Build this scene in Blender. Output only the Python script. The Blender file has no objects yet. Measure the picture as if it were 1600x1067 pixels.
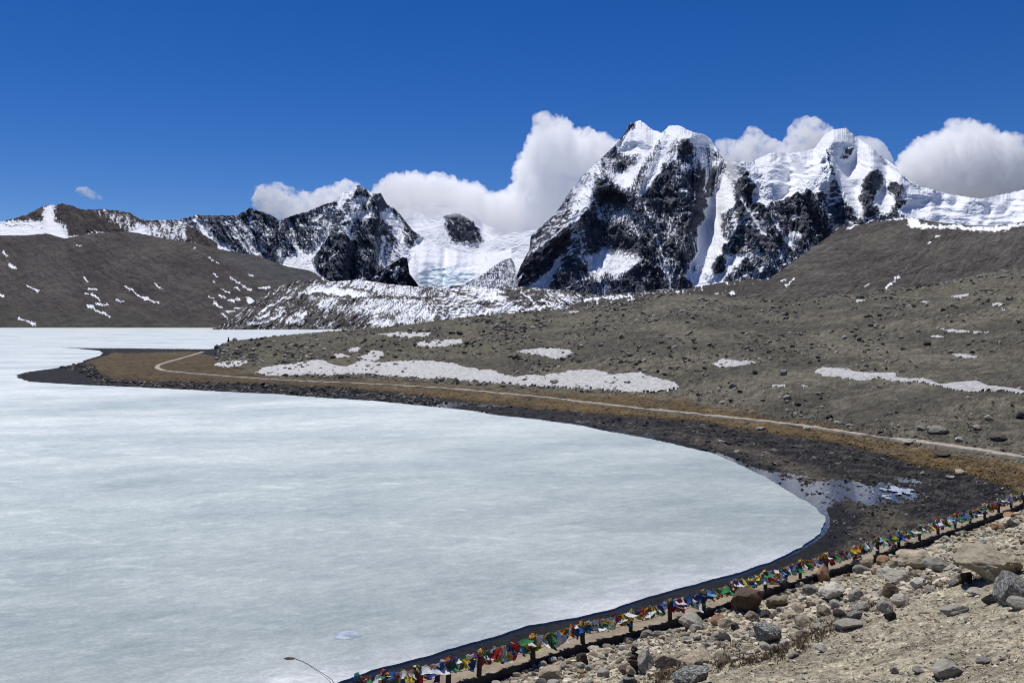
import bpy, bmesh, math, random
import numpy as np
from mathutils import Vector, Matrix

# ------------------------------------------------------------------ camera, sky, sun, exposure
SC = bpy.context.scene
COL = SC.collection
F, CX, HY, CAMZ = 1386.0, 800.0, 500.0, 18.0      # focal length in photo pixels, horizon row, eye height over the lake
cam_d = bpy.data.cameras.new('camera')
cam = bpy.data.objects.new('camera', cam_d); COL.objects.link(cam)
cam.location = (0, 0, CAMZ); cam.rotation_euler = (math.radians(90), 0, 0)
cam_d.sensor_width = 36.0; cam_d.lens = 36.0 * F / 1600.0
cam_d.shift_y = -33.5 / 1600.0
cam_d.clip_start = 0.2; cam_d.clip_end = 60000
SC.camera = cam

SUN_EL, SUN_AZ = 71.0, -34.0                       # azimuth from the view direction, negative = left
w = bpy.data.worlds.new('World'); SC.world = w; w.use_nodes = True
nt = w.node_tree; nt.nodes.clear()
sky = nt.nodes.new('ShaderNodeTexSky'); sky.sky_type = 'NISHITA'; sky.sun_disc = False
sky.sun_elevation = math.radians(SUN_EL); sky.sun_rotation = math.radians(SUN_AZ)
sky.altitude = 3600; sky.air_density = 1.1; sky.dust_density = 1.1; sky.ozone_density = 4.5
hs = nt.nodes.new('ShaderNodeHueSaturation'); hs.inputs['Saturation'].default_value = 1.33; hs.inputs['Hue'].default_value = .515; hs.inputs['Value'].default_value = 1.03
bg = nt.nodes.new('ShaderNodeBackground'); bg.inputs['Strength'].default_value = 0.085
wo = nt.nodes.new('ShaderNodeOutputWorld')
nt.links.new(sky.outputs[0], hs.inputs['Color']); nt.links.new(hs.outputs[0], bg.inputs['Color'])
nt.links.new(bg.outputs[0], wo.inputs['Surface'])
sd = bpy.data.lights.new('sun', 'SUN'); sd.energy = 4.4; sd.angle = math.radians(0.5); sd.color = (1.0, 0.965, 0.91)
sun = bpy.data.objects.new('sun', sd); COL.objects.link(sun)
ce = math.cos(math.radians(SUN_EL))
SUND = Vector((math.sin(math.radians(SUN_AZ)) * ce, math.cos(math.radians(SUN_AZ)) * ce, math.sin(math.radians(SUN_EL))))
sun.rotation_euler = SUND.to_track_quat('Z', 'Y').to_euler()
SC.view_settings.view_transform = 'Standard'; SC.view_settings.look = 'None'
SC.view_settings.exposure = 0.0; SC.view_settings.gamma = 1.0; SC.view_settings.use_curve_mapping = False
SC.render.engine = 'CYCLES'
SC.cycles.use_denoising = True; SC.cycles.filter_width = 1.05; SC.cycles.use_adaptive_sampling = False; SC.cycles.sample_clamp_indirect = 12.0
SC.cycles.max_bounces = 44; SC.cycles.diffuse_bounces = 3; SC.cycles.glossy_bounces = 3
SC.cycles.volume_bounces = 40; SC.cycles.volume_step_rate = 1.2; SC.cycles.volume_max_steps = 160

# ------------------------------------------------------------------ helpers: noise, polygons, meshes
def _h(ix, iy, iz, seed):
    n = (ix.astype(np.int64) * 374761393 + iy.astype(np.int64) * 668265263 + iz.astype(np.int64) * 2147483647 + seed * 974634777) & 0xffffffff
    n = ((n ^ (n >> 13)) * 1274126177) & 0xffffffff
    n = ((n ^ (n >> 15)) * 2246822519) & 0xffffffff
    return ((n ^ (n >> 16)) & 0xffff) / 32767.5 - 1.0
def n2(x, y, seed=0):
    x = np.asarray(x, float); y = np.asarray(y, float)
    xi = np.floor(x); yi = np.floor(y); fx = x - xi; fy = y - yi
    sx = fx * fx * fx * (fx * (fx * 6 - 15) + 10); sy = fy * fy * fy * (fy * (fy * 6 - 15) + 10)
    z = np.zeros_like(xi)
    def g(a, b, dx, dy):
        th = _h(a, b, z, seed) * math.pi
        return np.cos(th) * dx + np.sin(th) * dy
    v0 = g(xi, yi, fx, fy) * (1 - sx) + g(xi + 1, yi, fx - 1, fy) * sx
    v1 = g(xi, yi + 1, fx, fy - 1) * (1 - sx) + g(xi + 1, yi + 1, fx - 1, fy - 1) * sx
    return (v0 * (1 - sy) + v1 * sy) * 1.5
def fbm(x, y, o=4, seed=0, gain=.5):
    a, s, t = 1.0, 0.0, 0.0
    for k in range(o):
        s = s + a * n2(x * 2**k + 17.3 * k, y * 2**k - 9.1 * k, seed + k); t += a; a *= gain
    return s / t * 1.4
def ridged(x, y, o=4, seed=0, gain=.55):
    a, s, t = 1.0, 0.0, 0.0
    for k in range(o):
        s = s + a * (1 - 2.2 * np.abs(n2(x * 2**k + 5.3 * k, y * 2**k + 3.7 * k, seed + k))); t += a; a *= gain
    return s / t
def n3(x, y, z, seed=0):
    xi, yi, zi = np.floor(x), np.floor(y), np.floor(z)
    f = [x - xi, y - yi, z - zi]; s = [a * a * (3 - 2 * a) for a in f]
    r = 0
    for i in (0, 1):
        for j in (0, 1):
            for k in (0, 1):
                wgt = (s[0] if i else 1 - s[0]) * (s[1] if j else 1 - s[1]) * (s[2] if k else 1 - s[2])
                r = r + wgt * _h(xi + i, yi + j, zi + k, seed)
    return r
def fbm3(p, o=4, seed=0):
    a, s, t = 1.0, 0.0, 0.0
    for k in range(o):
        s = s + a * n3(p[:, 0] * 2**k + 3.1 * k, p[:, 1] * 2**k, p[:, 2] * 2**k, seed + k); t += a; a *= .5
    return s / t
def sst(a, b, x):
    t = np.clip((x - a) / (b - a), 0, 1); return t * t * (3 - 2 * t)
def sdpoly(x, y, P):
    """signed distance to a polygon, positive inside"""
    d = np.full(x.shape, 1e9); ins = np.zeros(x.shape, bool)
    n = len(P)
    for i in range(n):
        x0, y0 = P[i]; x1, y1 = P[(i + 1) % n]
        ex, ey = x1 - x0, y1 - y0; L = ex * ex + ey * ey + 1e-12
        t = np.clip(((x - x0) * ex + (y - y0) * ey) / L, 0, 1)
        d = np.minimum(d, (x - x0 - t * ex) ** 2 + (y - y0 - t * ey) ** 2)
        c = ((y0 > y) != (y1 > y))
        if y1 != y0:
            ins ^= c & (x < (x1 - x0) * (y - y0) / (y1 - y0) + x0)
    d = np.sqrt(d)
    return np.where(ins, d, -d)
def sdline(x, y, P):
    d = np.full(x.shape, 1e9)
    for i in range(len(P) - 1):
        x0, y0 = P[i]; x1, y1 = P[i + 1]
        ex, ey = x1 - x0, y1 - y0; L = ex * ex + ey * ey + 1e-12
        t = np.clip(((x - x0) * ex + (y - y0) * ey) / L, 0, 1)
        d = np.minimum(d, (x - x0 - t * ex) ** 2 + (y - y0 - t * ey) ** 2)
    return np.sqrt(d)
def ip(pts):
    a = np.array(pts, float)
    return lambda x: np.interp(x, a[:, 0], a[:, 1])

def tag(o, label=None, cat=None, group=None, kind=None):
    if label: o['label'] = label
    if cat: o['category'] = cat
    if group: o['group'] = group
    if kind: o['kind'] = kind
    return o
def link(name, me, parent=None, mat=None):
    o = bpy.data.objects.new(name, me); COL.objects.link(o)
    if mat is not None and not me.materials: me.materials.append(mat)
    if parent is not None: o.parent = parent
    return o
def mesh_np(name, co, faces, smooth=False, cols=None):
    """co (n,3), faces (m,k) with k constant"""
    me = bpy.data.meshes.new(name)
    co = np.ascontiguousarray(co, dtype=np.float32); faces = np.ascontiguousarray(faces, dtype=np.int32)
    m, k = faces.shape
    me.vertices.add(len(co)); me.vertices.foreach_set('co', co.ravel())
    me.loops.add(m * k); me.loops.foreach_set('vertex_index', faces.ravel())
    me.polygons.add(m); me.polygons.foreach_set('loop_start', np.arange(0, m * k, k, dtype=np.int32))
    me.polygons.foreach_set('loop_total', np.full(m, k, dtype=np.int32))
    me.polygons.foreach_set('use_smooth', np.full(m, smooth, dtype=bool))
    if cols is not None:
        for nm, c in cols.items():
            a = me.color_attributes.new(nm, 'FLOAT_COLOR', 'POINT')
            if c.shape[1] == 3: c = np.concatenate([c, np.ones((len(c), 1))], 1)
            a.data.foreach_set('color', np.ascontiguousarray(c, dtype=np.float32).ravel())
    me.update(calc_edges=True); me.validate()
    return me
def grid_faces(nr, nc):
    i = np.arange(nr * nc).reshape(nr, nc)
    return np.stack([i[:-1, :-1].ravel(), i[:-1, 1:].ravel(), i[1:, 1:].ravel(), i[1:, :-1].ravel()], 1)
def lerp3(a, b, t): return a * (1 - t[..., None]) + b * t[..., None]
def C(*v): return np.array(v, float)

# ------------------------------------------------------------------ materials
def nodes(m):
    m.use_nodes = True; t = m.node_tree; t.nodes.clear()
    out = t.nodes.new('ShaderNodeOutputMaterial'); b = t.nodes.new('ShaderNodeBsdfPrincipled')
    t.links.new(b.outputs[0], out.inputs['Surface'])
    return t, b, out
def noise(t, scale, detail=6, rough=.6, vec=None):
    n = t.nodes.new('ShaderNodeTexNoise'); n.inputs['Scale'].default_value = scale
    n.inputs['Detail'].default_value = detail; n.inputs['Roughness'].default_value = rough
    if vec is not None: t.links.new(vec, n.inputs['Vector'])
    return n
def ramp(t, src, stops):
    r = t.nodes.new('ShaderNodeValToRGB'); t.links.new(src, r.inputs[0])
    e = r.color_ramp.elements
    while len(e) < len(stops): e.new(.5)
    for k, (p, c) in enumerate(stops):
        e[k].position = p; e[k].color = (*c, 1) if len(c) == 3 else c
    return r
def mixc(t, a, b, f, mode='MIX'):
    m = t.nodes.new('ShaderNodeMix'); m.data_type = 'RGBA'; m.blend_type = mode; m.clamp_result = False
    for s, v in ((6, a), (7, b), (0, f)):
        if hasattr(v, 'default_value') or hasattr(v, 'is_linked'): t.links.new(v, m.inputs[s])
        else: m.inputs[s].default_value = v
    return m.outputs[2]
def attr(t, name):
    a = t.nodes.new('ShaderNodeAttribute'); a.attribute_name = name; return a
def vscale(t, s):
    g = t.nodes.new('ShaderNodeNewGeometry'); m = t.nodes.new('ShaderNodeMapping'); m.inputs['Scale'].default_value = s
    t.links.new(g.outputs['Position'], m.inputs['Vector']); return m.outputs[0]

def relief_mat(name, grain, bump, rough=.9, lo=.72, hi=1.28):
    """base colour held by the terrain's own colour attribute, broken up by grain and bump"""
    m = bpy.data.materials.new(name); t, b, out = nodes(m)
    a = attr(t, 'Col'); v = vscale(t, (1, 1, 1))
    n = noise(t, grain, 5, .7, v)
    r = ramp(t, n.outputs[0], [(.3, (lo,) * 3), (.7, (hi,) * 3)])
    sn = attr(t, 'Aux'); sep = t.nodes.new('ShaderNodeSeparateColor'); t.links.new(sn.outputs['Color'], sep.inputs[0])
    inv = t.nodes.new('ShaderNodeMath'); inv.operation = 'SUBTRACT'; inv.inputs[0].default_value = 1; t.links.new(sep.outputs[0], inv.inputs[1])
    c = mixc(t, a.outputs['Color'], r.outputs[0], inv.outputs[0], 'MULTIPLY')
    t.links.new(c, b.inputs['Base Color'])
    bp = t.nodes.new('ShaderNodeBump'); bp.inputs['Distance'].default_value = bump; bp.inputs['Strength'].default_value = .8
    t.links.new(n.outputs[0], bp.inputs['Height']); t.links.new(bp.outputs[0], b.inputs['Normal'])
    b.inputs['Roughness'].default_value = rough; b.inputs['Specular IOR Level'].default_value = .15
    return m
M_FAR = relief_mat('mountain_rock_and_snow', .035, 14)
M_HILL = relief_mat('scree', .12, 2.0, lo=.6, hi=1.45)

# ------------------------------------------------------------------ far relief layers
def paint(px, py, base, items, key):
    for it in items:
        if it[0] != key: continue
        _, shape, pts, val, wd = it
        a = np.array(pts, float)
        mrg = wd * 3 + 12
        if shape == 'L': mrg += wd
        sel = (px > a[:, 0].min() - mrg) & (px < a[:, 0].max() + mrg) & (py > a[:, 1].min() - mrg) & (py < a[:, 1].max() + mrg)
        if not sel.any(): continue
        x, y = px[sel], py[sel]
        we = wd * (2.4 if key == 'S' else 1)
        if shape == 'P': q = np.clip(.5 + sdpoly(x, y, pts) / we * .5, 0, 1)
        else: q = np.clip(1.3 - sdline(x, y, pts) / (wd * .5), 0, 1)
        base[sel] = base[sel] * (1 - q) + val * q
    return base
def blur(a, n, ax):
    if n < 2: return a
    k = np.ones(n) / n
    pad = [(0, 0), (0, 0)]; pad[ax] = (n // 2, n - 1 - n // 2)
    c = np.cumsum(np.pad(a, pad, mode='edge'), axis=ax)
    c = np.insert(c, 0, 0, axis=ax)
    return (np.take(c, range(n, c.shape[ax]), axis=ax) - np.take(c, range(0, c.shape[ax] - n), axis=ax)) / n
SNOW = C(.86, .88, .92)
def relief(name, label, sky_pts, base_pts, D0, nc, nr, S0, items, jag=1.5, g_rock=66, g_snow=38, amp=60, gs=(.05, .02), shear=0.0,
           nmix=(.55, .35, .35), rock=C(.028, .036, .055), rock2=C(.15, .155, .175), snowc=SNOW, sharp=9.0, mat=None, back=1.0, seed=1,
           smooth=False, relax=2, lean=None, lines=1.0, smax=1.35, pos=1.0, neg=.16, iso=10, rdark=.45, serac=None, tint=None, gvar=0.0, kind='structure', cat='mountain'):
    x0, x1 = sky_pts[0][0], sky_pts[-1][0]
    cx = np.linspace(x0, x1, nc)
    sy = ip(sky_pts)(cx)
    if cat == 'hill':
        k_ = max(3, int(9 * nc / (x1 - x0))) | 1; sy = np.convolve(np.pad(sy, k_ // 2, 'edge'), np.ones(k_) / k_, 'valid')
    k_ = max(3, int(12 * nc / (x1 - x0))) | 1; sys_ = np.convolve(np.pad(sy, k_ // 2, 'edge'), np.ones(k_) / k_, 'valid')
    sy = sy + jag * (fbm(cx * .16, cx * 0 + seed, 4, seed, .65)) * np.clip(np.minimum(cx - x0, x1 - cx) / 10 + .2, 0, 1)
    by = ip(base_pts)(cx)
    by = np.maximum(by, sy + 1)
    t = np.linspace(0, 1, nr)[:, None]
    sys_ = np.minimum(sys_, by - 1); py = by[None] + (sys_ - by)[None] * t + (sy - sys_)[None] * t ** 9
    px = np.repeat(cx[None], nr, 0)
    wx = px + 5.5 * fbm(px * .08, py * .08, 5, seed + 40, .72); wy = py + 5.5 * fbm(px * .08, py * .08, 5, seed + 50, .72)
    S = np.full(px.shape, float(S0)) if np.isscalar(S0) else S0(px, py)
    S = paint(wx, wy, S, items, 'S')
    S = np.where(S < -.6, -.6 + (S + .6) * neg, np.where(S > 0, np.minimum(S * pos, smax), S))
    Ss = blur(blur(S, max(2, int(5 * nc / (x1 - x0))), 1), 7, 0)
    G = g_rock + (g_snow - g_rock) * sst(-.7, .8, Ss)
    if gvar: G = G + gvar * fbm(px * .03 + shear * py * .03, py * .05, 4, seed + 70)
    G = paint(wx, wy, G, items, 'G')
    if serac is not None:
      for sp_, sa_ in serac:
        q = np.clip(.5 + sdpoly(wx, wy, sp_) / 16, 0, 1)
        sn = ridged(px * .028 + .012 * py + .8 * fbm(px * .03, py * .05, 2, seed + 5), py * .10, 4, seed + 33)
        G = G + q * sa_ * (sst(.1, .75, sn) - .35) * np.clip((1 - t) * 9, 0, 1)
    G = blur(blur(G, max(2, int(6 * nc / (x1 - x0))), 1), 4, 0)
    G = np.clip(G, 15, 84)
    u = (px - CX) / F; v = (HY - py) / F
    D = np.zeros_like(px); D[0] = D0(cx) if callable(D0) else D0
    dv = np.diff(v, axis=0)
    tg = np.tan(np.radians(G))
    for r in range(nr - 1):
        Dn = D[r] + D[r] * dv[r] / np.maximum(tg[r] - v[r], .1)
        for q in range(relax):
            Dp = np.pad(Dn, 1, mode='edge'); Dn = .5 * Dn + .25 * (Dp[:-2] + Dp[2:])
        D[r + 1] = Dn
    D = blur(D, 3, 1)
    # gullies and buttresses follow the fall line
    gx = px * gs[0] + shear * py * gs[0]; gy = py * gs[1]
    R = ridged(gx + .5 * fbm(px * .02, py * .02, 3, seed + 9), gy, 6, seed + 3, .62)
    R = R + .18 * ridged(px * .13 + shear * py * .1, py * .15, 5, seed + 77, .65)
    sm = 1 - .94 * sst(.2, 1.1, Ss)
    D = D - iso * (1 - sm) * (ridged(px * .05 + .4 * fbm(px * .03, py * .03, 2, seed), py * .10, 4, seed + 91) + .3 * fbm(px * .3, py * .4, 3, seed + 92))
    D = D - amp * R * sm * np.clip(t * 6 + .25, 0, 1)
    Rl = paint(wx, wy, np.zeros_like(px), items, 'R')
    D = D - Rl
    co = np.stack([u * D, D, CAMZ + v * D], -1)
    cavity = np.clip((blur(blur(R, 9, 1), 9, 0) - R), -1, 1)
    kk = ip(lean)(px) if lean is not None else shear
    qx = px + kk * py + 6 * fbm(px * .03, py * .03, 3, seed + 15)
    streak = fbm(qx * .22, py * .045, 5, seed + 11, .72)
    fine = fbm(px * .30 + kk * py * .2, py * .38, 4, seed + 13, .85)
    nn = nmix[0] * .75 * streak + .35 * nmix[0] * fbm(gx * 2.2, gy * 2.4, 4, seed + 17, .6) + nmix[1] * .6 * fbm(px * .06, py * .36 + .05 * px, 4, seed + 12, .65) \
        + nmix[2] * 1.25 * fine + .4 * cavity
    brk = np.clip(.55 + 1.3 * fbm(px * .025, py * .03, 3, seed + 61), 0, 1)
    nn = nn + lines * brk * (.75 * sst(.50, .88, ridged(qx * .060, py * .016 + .01 * px, 4, seed + 63, .6)) + .5 * sst(.5, .85, ridged(px * .03 + qx * .02, py * .11 + .03 * px, 3, seed + 64, .6))) - .14 * lines
    s = np.clip(.5 + (S + nn * 1.7) * sharp * .5, 0, 1)
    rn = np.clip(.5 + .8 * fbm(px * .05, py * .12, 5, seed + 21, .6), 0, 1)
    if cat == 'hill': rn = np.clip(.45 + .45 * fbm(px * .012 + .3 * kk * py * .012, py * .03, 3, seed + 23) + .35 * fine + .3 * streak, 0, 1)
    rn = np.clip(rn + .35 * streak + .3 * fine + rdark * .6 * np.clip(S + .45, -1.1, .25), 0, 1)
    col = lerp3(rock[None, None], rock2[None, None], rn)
    if tint:
        for pts, c, wd in tint:
            q = np.clip(.5 + sdpoly(wx, wy, pts) / wd * .5, 0, 1) * (.6 + .4 * rn)
            col = lerp3(col, c[None, None], q)
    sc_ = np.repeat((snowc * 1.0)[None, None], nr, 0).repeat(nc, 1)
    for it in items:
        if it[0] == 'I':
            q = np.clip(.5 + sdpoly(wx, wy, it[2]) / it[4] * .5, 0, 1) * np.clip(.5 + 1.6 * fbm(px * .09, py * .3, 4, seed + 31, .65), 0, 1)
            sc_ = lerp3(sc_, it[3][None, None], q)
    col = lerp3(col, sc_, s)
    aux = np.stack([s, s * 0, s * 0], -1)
    # far side, so that the crest has a back
    bk = []; D1 = D[-1]; z1 = co[-1, :, 2]
    hh = np.maximum(z1 + 30, 5)
    for j in range(1, 6):
        f = j / 5; Dj = D1 + hh * f * 1.6 * back
        bk.append(np.stack([u[-1] * Dj, Dj, z1 - hh * f * (1 + .1 * n2(cx * .1, cx * 0 + j, seed))], -1))
    co = np.concatenate([co, np.array(bk)], 0)
    col = np.concatenate([col, np.repeat(col[-1:], 5, 0)], 0); aux = np.concatenate([aux, np.repeat(aux[-1:], 5, 0)], 0)
    me = mesh_np(name, co.reshape(-1, 3), grid_faces(nr + 5, nc)[:, ::-1], smooth, {'Col': col.reshape(-1, 3), 'Aux': aux.reshape(-1, 3)})
    o = link(name, me, mat=mat or M_FAR)
    return tag(o, label, cat, None, kind)

def P(k, pts, val, wd=3.0): return (k, 'P', pts, val, wd)
def L(k, pts, val, wd=3.0): return (k, 'L', pts, val, wd)

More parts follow.
